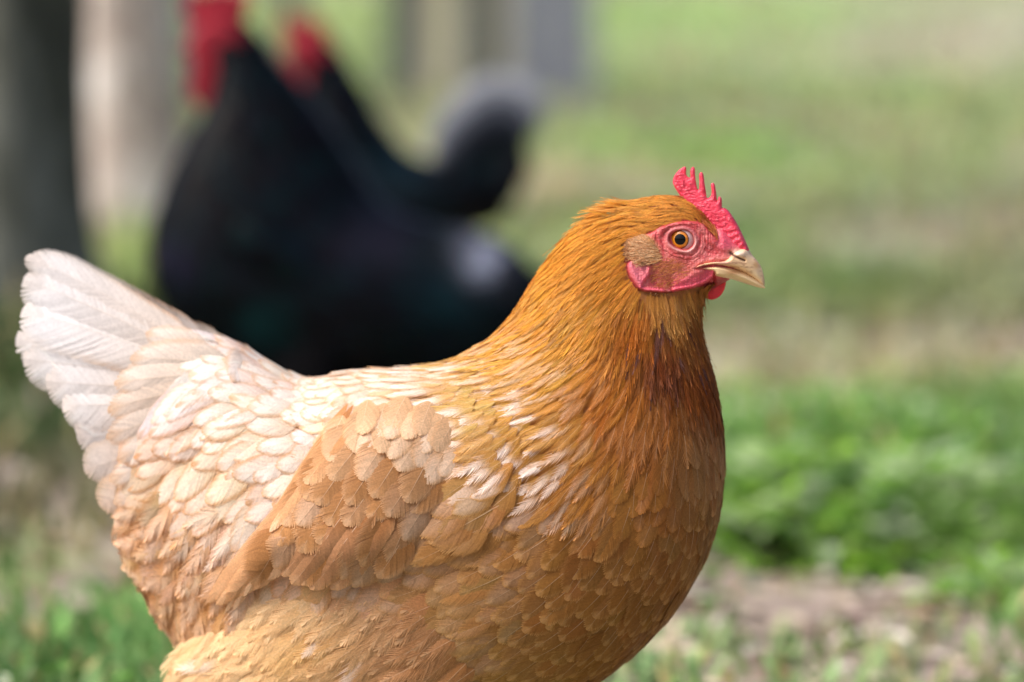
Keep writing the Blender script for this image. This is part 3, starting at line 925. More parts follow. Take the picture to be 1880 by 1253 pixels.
FACE = cat_closed(Zc([(296, 690), (380, 646), (480, 622), (590, 566), (720, 534), (850, 542), (935, 606), (985, 690), (1000, 720), (1240, 740), (1330, 900), (1240, 960), (1050, 985), (960, 990), (870, 1025), (760, 1062), (650, 1072), (560, 1072), (410, 1055), (345, 980), (306, 880)]), 3)
WINGP = cat_closed([(912, 800), (925, 850), (900, 930), (855, 1000), (790, 1040), (700, 1066), (610, 1078), (550, 1066), (520, 1042), (465, 1085), (410, 1120), (396, 1100), (430, 1036), (482, 955), (532, 872), (585, 796), (632, 752), (720, 728), (830, 745)], 4)

def body_feathers():
    g = np.random.default_rng(101)
    i, j = BODY.area_samples(60000, g)
    pos = BODY.at(BODY.POS, i, j); px = BODY.at(BODY.PX, i, j)
    ang, cv, cb, ce = chart(px)
    ang = ang + g.normal(0, 1, len(i)) * (.075 + .13 * smooth(640, 520, px[:, 0]))
    dwing, _ = sd_poly(px, WINGP); dface, _ = sd_poly(px, FACE)
    nrm = BODY.at(BODY.N, i, j)
    near = nrm[:, 1] * HF.sy > -.25
    ok = (dwing < np.where(px[:, 0] > 780, 95, 45)) & (dface < 0) & (i > 4) & (i < 610) & near
    # nothing sprouts from the very end of the tail stub
    i, j, pos, px, ang, cv, cb, ce = [q[ok] for q in (i, j, pos, px, ang, cv, cb, ce)]
    cv[:, 1] *= np.where(cv[:, 1] < 11.5, .78, 1.0)
    L, W = cv[:, 0] * K, cv[:, 1] * K
    ft = Feathers(BODY, i, j, ang, L, W, cb, ce, 0, 0, lin(WHT), 0, cb)
    sb = 1 + .2 * smooth(640, 520, px[:, 0])
    keep = darts(pos, ft.T, ft.Acr, sb * L * np.where(W < 12 * K, .25, .32), sb * W * np.where(W < 12 * K, .72, .92))
    n = len(keep)
    i, j, px, ang, cv, cb, ce = [q[keep] for q in (i, j, px, ang, cv, cb, ce)]
    L, W = L[keep] * g.uniform(.85, 1.18, n), W[keep] * g.uniform(.85, 1.15, n)
    big = 1 + .22 * smooth(640, 520, px[:, 0]); L = L * big * (1 + .12 * (big > 1.1)); W = W * big * (1 - .10 * (big > 1.1))
    tone = (1 + g.normal(0, 1, (n, 1)) * np.where(cv[:, 1:2] < 11.5, .13, .055))
    cb = cb * tone * (1 + g.normal(0, .03, (n, 3))); ce = ce * tone
    # the throat carries a few slate-purple feathers, the lower hackle white ones
    slate = np.exp(-(((px[:, 0] - 1205) / 40) ** 2 + ((px[:, 1] - 640) / 50) ** 2))
    m = g.random(n) < slate * .45
    cb[m] = lin((100, 62, 52)) * g.uniform(.7, 1.3, (m.sum(), 1)); ce[m] = lin((122, 72, 50))
    hs = smooth(12, 16, cv[:, 1]) * (1 - smooth(24, 27, cv[:, 1]))
    ws = cv[:, 3] * np.where(g.random(n) < .66 + .2 * (px[:, 0] < 820), g.uniform(.9, 1.4, n), .08)
    ws = ws * (.15 + .85 * smooth(1130, 1020, px[:, 0] + .25 * (px[:, 1] - 800)))
    white = np.where((px[:, :1] > 820) & (px[:, :1] < 1150), lin((252, 238, 230))[None], lin(WHT)[None])
    rach = cb * .5 + lin((250, 226, 196)) * .5
    hov = K * 15 * smooth(-70, 0, sd_poly(px, WINGP)[0]) * smooth(770, 830, px[:, 0]) * smooth(1040, 960, px[:, 1])
    F = Feathers(BODY, i, j, ang, L, W, cb, ce, cv[:, 2], np.clip(ws, 0, 1), white, np.maximum(cv[:, 4], .042) * g.uniform(.5, 1.5, n) * np.where((g.random(n) < .03) & (cv[:, 0] < 58), 2.6, 1.0), rach, h0=hov, bend=g.normal(0, .04, n))
    out = []
    for nm, sel, tp, kw in (
        ('fine', cv[:, 1] < 11.5, [template('hackle', 9, 2, .62, .16, .92, g, False, 1.4) for _ in range(8)], dict(camber=.15, strip=.08, tone=.10)),
        ('hackle', (cv[:, 1] >= 11.5) & (cv[:, 1] < 19.5) & (px[:, 0] > 790), [template('hackle', 22, 3, .55, .12, .85, g, True, 1.8) for _ in range(10)], dict(camber=.12, strip=.05, tone=.08)),
        ('round', None, [template('round', 38, 4, .50, .030, .8, g, True, 9.0) for _ in range(12)], dict(camber=.10, strip=.010, tone=.055)),
        ('fluff', (px[:, 0] < 480) & (px[:, 1] > 900), [template('fluff', 26, 3, .55, .10, .8, g, True, 2.0) for _ in range(8)], dict(camber=.25, strip=.06, tone=.06))):
        fl_ = (px[:, 0] < 480) & (px[:, 1] > 900)
        if nm == 'fine': done = sel.copy()
        elif nm == 'round': sel = ~done & ~fl_
        elif nm == 'hackle': done = done | sel
        I = np.where(sel)[0]
        sub = Feathers(BODY, F.i[I], F.j[I], ang[I], F.L[I], F.W[I], F.base[I], F.edge[I], F.es[I], F.ws[I], F.white[I], F.lift[I], F.rachis[I], h0=F.h0[I], bend=F.bend[I], edge0=.70 if nm == 'round' else .45)
        for (q, V, C, fa) in sub.build(tp, g, **kw):
            out.append((V, C, fa, F.L[I[q]] * F.W[I[q]] * np.clip(sub.N[q, 1] * HF.sy, 0, 1) * (px[I[q], 1] < 1240)))
    return out

def emit(parts, names, parent, limit, mat=M_FEATHER, stuff='plumage', mirror=True):
    """the largest feathers become objects of their own, the rest one joined part; far side mirrored"""
    sizes = np.concatenate([p[3] for p in parts])
    cut = np.sort(sizes)[-limit] if limit and len(sizes) > limit else (-1 if limit else 1e9)
    rest = []
    for V, C, fa, sz in parts:
        big = np.where(sz >= cut)[0] if limit else []
        for q in big:
            mesh_np(names, V[q], fa, mat, C[q], parent)
        sm = np.setdiff1d(np.arange(len(sz)), big)
        if len(sm): rest.append((V[sm], C[sm], fa))
    if rest:
        V, C, F = join_feathers(rest)
        o = mesh_np(stuff, V, F, mat, C, parent); o['kind'] = 'stuff'
    if mirror:
        far = []
        for V, C, fa, sz in parts:
            m = np.abs(V[..., 1]).max(1) < (.062 if stuff == 'plumage' else 1)
            if m.any(): far.append((V[m], C[m], fa))
        if not far: return
        V, C, F = join_feathers(far)
        V = V * np.array([1, -1, 1])
        o = mesh_np(stuff, V, F[:, ::-1], mat, C, parent); o['kind'] = 'stuff'

bf = body_feathers()
print('body feathers', sum(len(p[3]) for p in bf))
emit(bf, 'feather', hen, 300)

# ------------------------------------------------------------------ depth of the body's near side, for wing and thigh
GX, GY = np.arange(296, 1204, 4.0), np.arange(640, 1332, 4.0)
def depth_map(GX, GY, st=4.0):
    D = np.full((len(GX), len(GY)), -1e9)
    s = BODY.POS[..., 1] * HF.sy
    a = ((BODY.PX[..., 0] - GX[0]) / st).round().astype(int); b = ((BODY.PX[..., 1] - GY[0]) / st).round().astype(int)
    m = (a >= 0) & (a < len(GX)) & (b >= 0) & (b < len(GY)) & (s > -.02)
    np.maximum.at(D, (a[m], b[m]), s[m])
    for _ in range(60):
        bad = D < -1e8
        if not bad.any(): break
        acc = np.zeros_like(D); cnt = np.zeros_like(D)
        for dx, dy in ((1, 0), (-1, 0), (0, 1), (0, -1)):
            r = np.roll(np.roll(D, dx, 0), dy, 1); g_ = r > -1e8
            acc += np.where(g_, r, 0); cnt += g_
        D = np.where(bad & (cnt > 0), acc / np.maximum(cnt, 1), D)
    for _ in range(4):
        E = np.pad(D, 1, mode='edge')
        D = (E[:-2, 1:-1] + E[2:, 1:-1] + E[1:-1, :-2] + E[1:-1, 2:] + 2 * D) / 6
    return D
DEP = depth_map(GX, GY)
gX, gY = np.meshgrid(GX, GY, indexing='ij')
wd_, _ = sd_poly(np.stack([gX.ravel(), gY.ravel()], 1), WINGP)
wd_ = wd_.reshape(gX.shape)
fro = smooth(900, 660, gX + .35 * (gY - 850))
WV = DEP + K * (1 + 14 * fro + (2 + 32 * fro) * smooth(-10, 75, wd_))
# the folded flight feathers stand proud towards the back end of the wing
WV = WV + K * 10 * np.exp(-(((gX - 520) / 90) ** 2 + ((gY - 1000) / 110) ** 2))
WING = Surf(HF, HF.local(gX, gY, WV))
wing = empty('wing', (0, 0, 0)); wing.parent = hen

def wij(P):
    P = np.asarray(P, float)
    return (P[:, 0] - GX[0]) / 4, (P[:, 1] - GY[0]) / 4

def wing_feathers():
    g = np.random.default_rng(55)
    parts = []
    T_fl = [template('flight', 44, 3, .14, .010, .3, g, True, 4.0) for _ in range(4)]
    T_rd = [template('round', 44, 4, .48, .024, .75, g, True, 9.0) for _ in range(8)]
    # flight feathers: root, tip, half width, layer
    fl = [((640, 800), (398, 1112), 21, 2), ((652, 812), (412, 1116), 20, 4), ((660, 830), (430, 1104), 20, 6), ((668, 850), (452, 1094), 20, 8), ((676, 865), (478, 1082), 20, 10), ((690, 870), (503, 1066), 20, 12),
          ((640, 905), (530, 1058), 22, 15), ((660, 910), (548, 1072), 24, 17), ((690, 920), (580, 1078), 25, 19), ((722, 930), (616, 1078), 26, 17)]
    r = np.array([f[0] for f in fl], float); t = np.array([f[1] for f in fl], float)
    d = t - r; L = np.linalg.norm(d, axis=1) * K; i, j = wij(r)
    n = len(fl)
    cb = lin((212, 158, 108)) * g.uniform(.92, 1.08, (n, 1)); cb[6:] = lin((180, 126, 80)); cb[5] = lin((204, 160, 120))
    F = Feathers(WING, i, j, np.arctan2(d[:, 1], d[:, 0]), grid=(4.0, K), L=L, W=np.array([f[2] for f in fl]) * K, base=cb, edge=lin((216, 172, 128)), es=.55, ws=.08, white=lin((246, 226, 206)), lift=0.0, rachis=lin((238, 212, 184)), h0=(np.array([f[3] for f in fl]) * .5 + 3) * K, bend=-.03)
    for q, V, C, fa in F.build(T_fl, g, camber=.22, strip=.006): parts.append((V, C, fa, F.L[q] * F.W[q]))
    # leading fold of the flight feathers, long and narrow, pale edged
    fl = [((640, 744), (398, 1112), 13, 0), ((650, 748), (414, 1106), 13, 3), ((660, 756), (436, 1078), 13, 6), ((668, 760), (462, 1030), 13, 9), ((676, 764), (496, 972), 13, 12)]
    r = np.array([f[0] for f in fl], float); t = np.array([f[1] for f in fl], float); d = t - r; i, j = wij(r)
    F = Feathers(WING, i, j, np.arctan2(d[:, 1], d[:, 0]), grid=(4.0, K), L=np.linalg.norm(d, axis=1) * K, W=np.array([f[2] for f in fl]) * K, base=np.array([lin(q) for q in ((204, 150, 100), (186, 130, 82), (212, 160, 110), (190, 134, 86), (210, 156, 106))]), edge=lin((234, 200, 162)), es=.8, ws=.1, white=lin((240, 214, 186)), lift=0.0, rachis=lin((240, 214, 184)), h0=(np.array([f[3] for f in fl]) * .5 + 3.5) * K, bend=.05, edge0=.6)
    for q, V, C, fa in F.build(T_fl, g, camber=.42, strip=.02): parts.append((V, C, fa, F.L[q] * F.W[q]))
    # coverts
    cx, cy = [], []
    P = np.column_stack([g.uniform(470, 930, 9000), g.uniform(715, 1040, 9000)])
    dw, _ = sd_poly(P, WINGP)
    ok = (dw > 4) & (P[:, 1] < 992) & (P[:, 1] - (796 + (585 - P[:, 0]) * 1.35) < 400)
    line = (P[:, 0] - (620 - (P[:, 1] - 780) * .62))          # keep clear of the folded flight feathers
    ok &= (line > 22 - 34 * smooth(800, 760, P[:, 1])) & (P[:, 0] + .30 * (P[:, 1] - 800) < 890)
    P = P[ok]
    top = 1 - smooth(770, 850, P[:, 1] - (P[:, 0] - 700) * .10)
    low = smooth(880, 980, P[:, 1])
    ang = np.arctan2(.84, -.54) + .22 * top * -1 + g.normal(0, .08, len(P)) + .25 * smooth(780, 900, P[:, 0]) * 1
    L = (96 - 22 * top + 6 * low) * K; W = (36 - 11 * top + 0 * low) * K
    i, j = wij(P)
    base = lin((186, 132, 80))[None] * (1 - top[:, None]) + lin((222, 184, 144))[None] * top[:, None]
    base = base * (1 - .18 * (smooth(600, 850, P[:, 0]) * (1 - top))[:, None])
    F0 = Feathers(WING, i, j, ang, L, W, base, base, 0, 0, base, 0, base)
    kp = darts(WING.at(WING.POS, i, j), F0.T, F0.Acr, L * .42, W * 1.02)
    n = len(kp)
    tone = 1 + g.normal(0, .07, (n, 1))
    base = base[kp] * tone; tp = top[kp]
    wsp = np.where(g.random(n) < .25 + .25 * tp, g.uniform(.2, .7, n), .05) * (.4 + .4 * tp)
    F = Feathers(WING, i[kp], j[kp], ang[kp], L[kp] * g.uniform(.88, 1.12, n), W[kp] * g.uniform(.88, 1.14, n), base, base * .45 + lin((236, 196, 154)) * .55, .7, wsp, lin((248, 230, 212)), g.uniform(.04, .09, n) * (.35 + .65 * smooth(900, 780, P[kp, 0])), base * .4 + lin((250, 226, 196)) * .6, h0=K * (2 + 5 * smooth(880, 760, P[kp, 0])), bend=g.normal(0, .03, n), edge0=.6, grid=(4.0, K))
    for q, V, C, fa in F.build(T_rd, g, camber=.12, strip=.010, tone=.055): parts.append((V, C, fa, F.L[q] * F.W[q]))
    return parts
wf = wing_feathers()
print('wing feathers', sum(len(p[3]) for p in wf))
emit(wf, 'wing_feather', wing, 300)

# ------------------------------------------------------------------ thigh fluff
def thigh():
    g = np.random.default_rng(77)
    X, Y = np.meshgrid(np.arange(300, 1000, 4.0), np.arange(1030, 1332, 4.0), indexing='ij')
    r = np.hypot((X - 640) / 322, (Y - 1262) / 196)
    ve = 100 + 118 * np.sqrt(np.clip(1 - r ** 2, 0, 1)) - 260 * np.clip(r - 1, 0, 9)
    vb = DEP[1:1 + X.shape[0], 97:97 + X.shape[1]]
    vb = vb[:X.shape[0], :X.shape[1]] / K
    if vb.shape[1] < X.shape[1]: vb = np.pad(vb, ((0, 0), (0, X.shape[1] - vb.shape[1])), mode='edge')
    vb = np.where(X < 470, vb - 60 * smooth(470, 380, X), vb) + 2
    kk = 26.0
    v = K * (np.logaddexp(ve / kk, vb / kk) * kk - kk * .25)
    S = Surf(HF, HF.local(X, Y, v))
    i, j = S.area_samples(22000, g)
    P = S.at(S.PX, i, j)
    zone = cat_closed([(322, 1300), (326, 1240), (350, 1178), (430, 1116), (520, 1072), (640, 1070), (770, 1046), (830, 1085), (860, 1180), (860, 1340), (560, 1345)], 4)
    up = sd_poly(P, zone)[0] > 0
    i, j, P = i[up], j[up], P[up]
    ang = np.arctan2(.62 + .25 * smooth(420, 330, P[:, 0]) , -.8) + g.normal(0, .14, len(P))
    L = np.full(len(P), 104.0) * K; W = np.full(len(P), 23.0) * K
    F0 = Feathers(S, i, j, ang, L, W, lin(BUF), lin(BUF), 0, 0, lin(BUF), 0, lin(BUF))
    kp = darts(S.at(S.POS, i, j), F0.T, F0.Acr, L * .26, W * .8)
    n = len(kp); P = P[kp]
    k = smooth(480, 840, P[:, 0] + .3 * (P[:, 1] - 1160))[:, None]
    base = (lin((242, 208, 158)) * (1 - k) + lin((186, 132, 84)) * k) * (1 + g.normal(0, .06, (n, 1)))
    yel = np.exp(-(((P[:, 0] - 600) / 80) ** 2 + ((P[:, 1] - 1170) / 50) ** 2))[:, None]
    base = base * (1 - .6 * yel) + lin((226, 176, 92)) * .6 * yel
    F = Feathers(S, i[kp], j[kp], ang[kp], L[kp] * g.uniform(.8, 1.2, n), W[kp] * g.uniform(.85, 1.2, n), base, base * .6 + lin((240, 208, 164)) * .4, .6, np.where(g.random(n) < .05, .5, .03), lin(WHT), g.uniform(.02, .08, n), base * .5 + lin((250, 232, 204)) * .5, bend=g.normal(0, .05, n))
    T = [template('fluff', 26, 3, .55, .12, .85, g, True, 2.0) for _ in range(10)]
    return [(V, C, fa, F.L[q] * F.W[q]) for q, V, C, fa in F.build(T, g, camber=.14, strip=.03, tone=.03)]
tf = thigh()
print('thigh feathers', sum(len(p[3]) for p in tf))
emit(tf, 'thigh_feather', hen, 0)

# ------------------------------------------------------------------ tail
def tail():
    g = np.random.default_rng(91)
    xs, ys = np.arange(-20, 520, 5.0), np.arange(400, 1200, 5.0)
    X, Y = np.meshgrid(xs, ys, indexing='ij')
    tent = np.clip((Y - (470 + (330 - X) * -.35)) , 0, 500)
    v = K * (5 + 30 * smooth(0, 330, Y - 440) + 12 * smooth(180, 420, X))
    S = Surf(HF, HF.local(X, Y, v))
    fl = [  # root, tip, half width px, layer, bend, buff amount, white
        ((372, 650), (72, 440), 34, 10, .10, .12), ((365, 660), (60, 488), 58, 5, .08, .02), ((365, 676), (52, 552), 62, 2, .05, 0),
        ((360, 688), (32, 612), 58, -6, .03, 0), ((360, 702), (46, 652), 58, 6, .02, .03), ((360, 716), (88, 700), 56, 10, .0, .08),
        ((350, 734), (118, 748), 52, 14, -.02, .1), ((350, 746), (142, 792), 46, 10, -.02, .1), ((345, 770), (146, 812), 44, 5, -.03, .1), ((340, 800), (160, 868), 44, 4, -.04, .4), ((335, 840), (190, 935), 44, 2, -.04, .7)]
    r = np.array([f[0] for f in fl], float); t = np.array([f[1] for f in fl], float); d = t - r
    n = len(fl); bf_ = np.array([f[5] for f in fl])[:, None]
    F = Feathers(S, (r[:, 0] - xs[0]) / 5, (r[:, 1] - ys[0]) / 5, np.arctan2(d[:, 1], d[:, 0]), np.linalg.norm(d, axis=1) * K, np.array([f[2] for f in fl]) * K,
                 lin((238, 235, 234)) * (1 - bf_) + lin((230, 192, 150)) * bf_, lin((222, 176, 128)), .75, .3, lin((244, 243, 248)), 0.0, lin((240, 230, 222)), h0=np.array([f[3] for f in fl]) * .45 * K, bend=np.array([f[4] for f in fl]), edge0=.78, tipfade=.75, grid=(5.0, K))
    T = [template('tail', 80, 4, .22, .010, .5, g, True, 5.0) for _ in range(5)]
    parts = [(V, C, fa, F.L[q] * F.W[q]) for q, V, C, fa in F.build(T, g, camber=.16, strip=.015)]
    # curled coverts over the tail's root
    cv = [((430, 672), (256, 640), 40, 24, .10, .1), ((425, 688), (226, 682), 46, 28, .10, .3), ((415, 708), (212, 724), 46, 32, .12, .75), ((412, 736), (206, 776), 44, 32, .10, .35),
          ((410, 766), (226, 822), 42, 32, .08, .4), ((390, 648), (280, 606), 30, 16, .05, .05), ((400, 800), (212, 866), 40, 28, .05, .5), ((395, 840), (220, 914), 38, 22, .02, .7)]
    r = np.array([f[0] for f in cv], float); t = np.array([f[1] for f in cv], float); d = t - r
    bf_ = .35 * np.array([f[5] for f in cv])[:, None]
    F = Feathers(S, (r[:, 0] - xs[0]) / 5, (r[:, 1] - ys[0]) / 5, np.arctan2(d[:, 1], d[:, 0]), np.linalg.norm(d, axis=1) * K, np.array([f[2] for f in cv]) * K,
                 lin((236, 228, 220)) * (1 - bf_) + lin((226, 182, 134)) * bf_, lin((214, 166, 114)), .7, .4, lin((236, 222, 210)), .06, lin((252, 236, 218)), h0=np.array([f[3] for f in cv]) * .8 * K, bend=np.array([f[4] for f in cv]), grid=(5.0, K), edge0=.7)
    T = [template('round', 50, 4, .46, .025, .75, g, True, 8.0) for _ in range(5)]
    parts += [(V, C, fa, F.L[q] * F.W[q]) for q, V, C, fa in F.build(T, g, camber=.30, strip=.012)]
    return parts
emit(tail(), 'tail_feather', hen, 300)

# ------------------------------------------------------------------ head: bare face, comb, beak, eye, wattles
HEADP = cat_closed(Zc([(230, 520), (330, 440), (480, 400), (640, 400), (760, 420), (900, 480), (1040, 590), (1150, 690), (1225, 760), (1225, 850), (1150, 930), (1070, 985), (990, 1030), (910, 1080), (800, 1120), (640, 1150), (430, 1130), (290, 1030), (230, 880), (210, 680)]), 4)
EYE = Zc([714, 674]); IRIS = Zc([700, 670])
def head():
    P, d, Q = inflate(HEADP, 1.15, None)
    Zx = (P - [1080, 280]) * 4.178
    X, Y = Zx[:, 0], Zx[:, 1]
    Rr = 34.0
    q = np.clip(d / Rr, 0, 1)
    hm = np.interp(X, [200, 500, 750, 950, 1100, 1225], [56, 54, 50, 40, 26, 19])
    h = hm * np.sqrt(1 - (1 - q) ** 2)
    # follow the feathered neck and skull: just proud of it inside the bare patch, sunk under it outside
    hx, hy = np.arange(1120, 1400, 3.0), np.arange(350, 600, 3.0)
    D = depth_map(hx, hy, 3.0) / K
    lv = D[np.clip(((P[:, 0] - 1120) / 3).round().astype(int), 0, len(hx) - 1), np.clip(((P[:, 1] - 350) / 3).round().astype(int), 0, len(hy) - 1)]
    df, _ = sd_poly(P, FACE)
    on = smooth(1330, 1290, P[:, 0])
    h = h * (1 - on) + on * (lv + 2.5)
    h -= 20 * smooth(2, -9, df) * on
    col = np.tile(lin((188, 66, 70)), (len(P), 1))
    def mixc(c, w):
        nonlocal col
        w = np.clip(w, 0, 1)[:, None]; col = col * (1 - w) + lin(c) * w
    wn_ = fnoise(X / 55, Y / 55, 3)
    mixc((158, 58, 58), smooth(-.1, .5, wn_)); mixc((214, 122, 118), smooth(-.05, -.5, wn_) * .7)
    # folds radiating round the eye
    ex, ey = (X - 716) / 102, (Y - 673 - .10 * (X - 716)) / (76 + 10 * smooth(680, 780, X)); wob = .26 * fnoise(X / 60 + 7, Y / 60, 3)
    er = np.hypot(ex, ey); ea = np.arctan2(ey, ex); er = er + wob * smooth(.95, 1.5, er)
    sk = smooth(1.0, 1.25, er)
    h += 2.2 * np.exp(-((er - 1.12) / .13) ** 2) - 1.3 * np.exp(-((er - 1.42) / .10) ** 2) + 1.3 * np.exp(-((er - 1.62) / .12) ** 2) * (.5 + .5 * np.cos(ea - 2.6)) - .9 * np.exp(-((er - 1.86) / .10) ** 2) * (.5 + .5 * np.cos(ea - 2.4))
    h += -7.0 * (1 - smooth(.86, 1.02, er))
    mixc((192, 112, 114), np.exp(-((er - 1.14) / .16) ** 2) * .7); mixc((232, 200, 190), np.exp(-((er - 1.05) / .07) ** 2) * .45 * smooth(-.3, .6, np.sin(ea) + .5 * np.cos(ea)))
    # brow
    dl, _ = d_line(Zx, [(500, 650), (570, 580), (680, 545), (800, 550), (900, 600), (960, 690)])
    h += 3.0 * np.exp(-(dl / 34) ** 2)
    # lips round the corner of the mouth
    for pts, a, s in (([(1100, 815), (960, 815), (860, 845), (800, 890), (815, 918), (870, 908)], 3.2, 20), ([(1060, 790), (930, 790), (830, 820), (770, 880)], 1.2, 14),
                      ([(840, 935), (800, 940), (720, 990)], 1.5, 20)):
        dl, _ = d_line(Zx, pts); w = np.exp(-(dl / s) ** 2); h += a * w
        if a > 3: mixc((226, 128, 122), w * .8)
    dl, _ = d_line(Zx, [(1090, 852), (960, 858), (850, 890)]); h -= 2.0 * np.exp(-(dl / 12) ** 2)
    # near wattle: flat flap with a thick lower rim
    rim = [(962, 905), (950, 950), (900, 990), (800, 1028), (655, 1056)]
    dl, fr = d_line(Zx, rim); side = Y - np.interp(X, [655, 800, 900, 950, 965], [1056, 1028, 990, 950, 905])
    inx = smooth(630, 680, X) * (1 - smooth(955, 985, X))
    flap = np.exp(-((side + 40) / 60) ** 2) * inx
    h += 4.5 * flap * smooth(10, -6, side) + 4.5 * np.exp(-(dl / 13) ** 2)
    h -= 15 * smooth(2, 22, side) * inx
    mixc((206, 70, 92), flap); mixc((232, 84, 108), np.exp(-(dl / 13) ** 2))
    # earlobe
    lobe = cat_closed([(305, 890), (335, 815), (420, 830), (478, 892), (462, 950), (420, 990), (408, 1050), (350, 985)], 3)
    ds, _ = sd_poly(Zx, lobe)
    h += 7 * smooth(-6, 26, ds); mixc((206, 104, 118), smooth(-8, 10, ds))
    h += 1.2 * np.sin((X * .8 - Y * .35) / 9) * smooth(0, 20, ds)
    dl, _ = d_line(Zx, [(470, 880), (462, 940), (418, 985), (402, 1035), (440, 1052), (575, 1060)])
    h += 4.6 * np.exp(-(dl / 12) ** 2); mixc((224, 96, 116), np.exp(-(dl / 14) ** 2))
    sd2 = Y - np.interp(X, [400, 440, 575, 640], [1045, 1054, 1062, 1062]); h -= 14 * smooth(2, 24, sd2) * smooth(380, 400, X) * smooth(660, 630, X)
    # ear tuft bed and hairy cheek
    tuft = cat_closed([(292, 694), (350, 652), (440, 640), (500, 668), (535, 740), (540, 800), (470, 836), (380, 820), (320, 780)], 3)
    ds, _ = sd_poly(Zx, tuft); h += 2.0 * smooth(-10, 45, ds); mixc((190, 126, 84), smooth(-30, 20, ds + 14 * wn_))
    mixc((180, 104, 78), np.exp(-(((X - 630) / 150) ** 2 + ((Y - 890) / 80) ** 2)) * .8)
    mixc((216, 84, 104), smooth(960, 1040, X) * smooth(760, 720, Y))
    mixc((206, 150, 130), np.exp(-(((X - 1150) / 75) ** 2 + ((Y - 780) / 50) ** 2)) * .8)
    # nostril with its pale flap
    dl, _ = d_line(Zx, [(1090, 770), (1130, 800), (1195, 826)]); h -= 5.5 * np.exp(-(dl / 11) ** 2); mixc((110, 66, 60), np.exp(-(dl / 9) ** 2))
    h += 3.5 * np.exp(-(((X - 1155) / 40) ** 2 + ((Y - 772) / 24) ** 2)); mixc((222, 190, 172), np.exp(-(((X - 1155) / 50) ** 2 + ((Y - 775) / 26) ** 2)))
    # fine wrinkles and grain
    gr = fnoise(X / 16, Y / 11, 3) * 1.0 + fnoise(X / 7 + 40, Y / 7, 2) * .55
    h += gr * sk * np.clip(d / 10, 0, 1)
    h += .7 * np.sin(er * 30 + 2 * wn_) * np.exp(-((er - 1.8) / .4) ** 2)
    mixc((232, 140, 146), smooth(.25, .7, gr) * .35 * sk)
    h = np.maximum(h, 0) * smooth(0, 2.0, d)
    V, F = two_sided(P, d, Q, h * K)
    mesh_np('face', V, F, M_SKIN, np.vstack([col, col]), hen)
    return P, h
HP, HH = head()
def hv(p):
    k = np.argmin(((HP - np.asarray(p)) ** 2).sum(1)); return HH[k]

COMBP = cat_closed(Zc([(702, 330), (660, 264), (648, 222), (664, 172), (700, 132), (738, 110), (752, 124), (750, 165), (766, 190), (783, 192), (782, 150), (790, 120), (804, 112), (818, 126), (821, 190), (830, 250), (841, 288), (850, 276), (852, 230), (850, 172), (864, 152), (880, 162), (888, 200), (892, 244), (902, 296), (908, 344), (922, 350), (941, 330), (946, 290), (940, 248), (955, 234), (970, 248), (981, 310), (986, 372), (993, 360), (1000, 342), (1014, 342), (1024, 368), (1026, 424), (1046, 428), (1076, 452), (1112, 504), (1152, 574), (1188, 652), (1218, 722), (1222, 762), (1100, 760), (1010, 715), (985, 640), (930, 560), (850, 470), (760, 400)]), 3)
def comb():
    P, d, Q = inflate(COMBP, 1.0, None)
    Zx = (P - [1080, 280]) * 4.178; X, Y = Zx[:, 0], Zx[:, 1]
    T = np.interp(Y, [110, 300, 420, 700], [4.2, 6.5, 9.5, 14])
    q = np.clip(d / np.minimum(T * 1.1, 9), 0, 1)
    gr = fnoise(X / 18, Y / 10, 3)
    h = T * np.sqrt(1 - (1 - q) ** 2) + gr * 1.6 * smooth(1, 5, d)
    # wrinkles across the base
    h += 1.1 * np.sin((Y * .9 + X * .45) / 8 + 3 * vnoise(X / 60, Y / 60)) * smooth(540, 620, Y) * smooth(2, 8, d)
    h += 1.0 * np.sin((X * .9 - Y * .3) / 9 + 3 * vnoise(X / 50, Y / 50)) * smooth(330, 250, Y) * smooth(2, 6, d) * .6
    w = smooth(-.1, .5, fnoise(X / 60, Y / 60, 3))[:, None]
    col = lin((226, 62, 88)) * (1 - w) + lin((206, 44, 72)) * w
    p = smooth(.2, .6, gr)[:, None] * .4; col = col * (1 - p) + lin((240, 140, 150)) * p
    V, F = two_sided(P, d, Q, np.maximum(h, 0) * K)
    mesh_np('comb', V, F, M_COMB, np.vstack([col, col]), hen)
comb()

def flat_part(name, poly, T, edge, colf, mat, step=1.0, v0=0.0, sub=3, shape=None, parent=hen):
    pl = cat_closed(Zc(poly), sub)
    P, d, Q = inflate(pl, step, None)
    Zx = (P - [1080, 280]) * 4.178
    ed = edge(Zx) if callable(edge) else edge
    t = (T(Zx) if callable(T) else np.full(len(P), float(T))) * np.sqrt(1 - (1 - np.clip(d / ed, 0, 1)) ** 2)
    if shape is not None: t = t + shape(Zx, d)
    V, F = two_sided(P, d, Q, np.maximum(t, 0) * K, v0=v0 * K)
    c = colf(Zx)
    return mesh_np(name, V, F, mat, np.vstack([c, c]), parent)

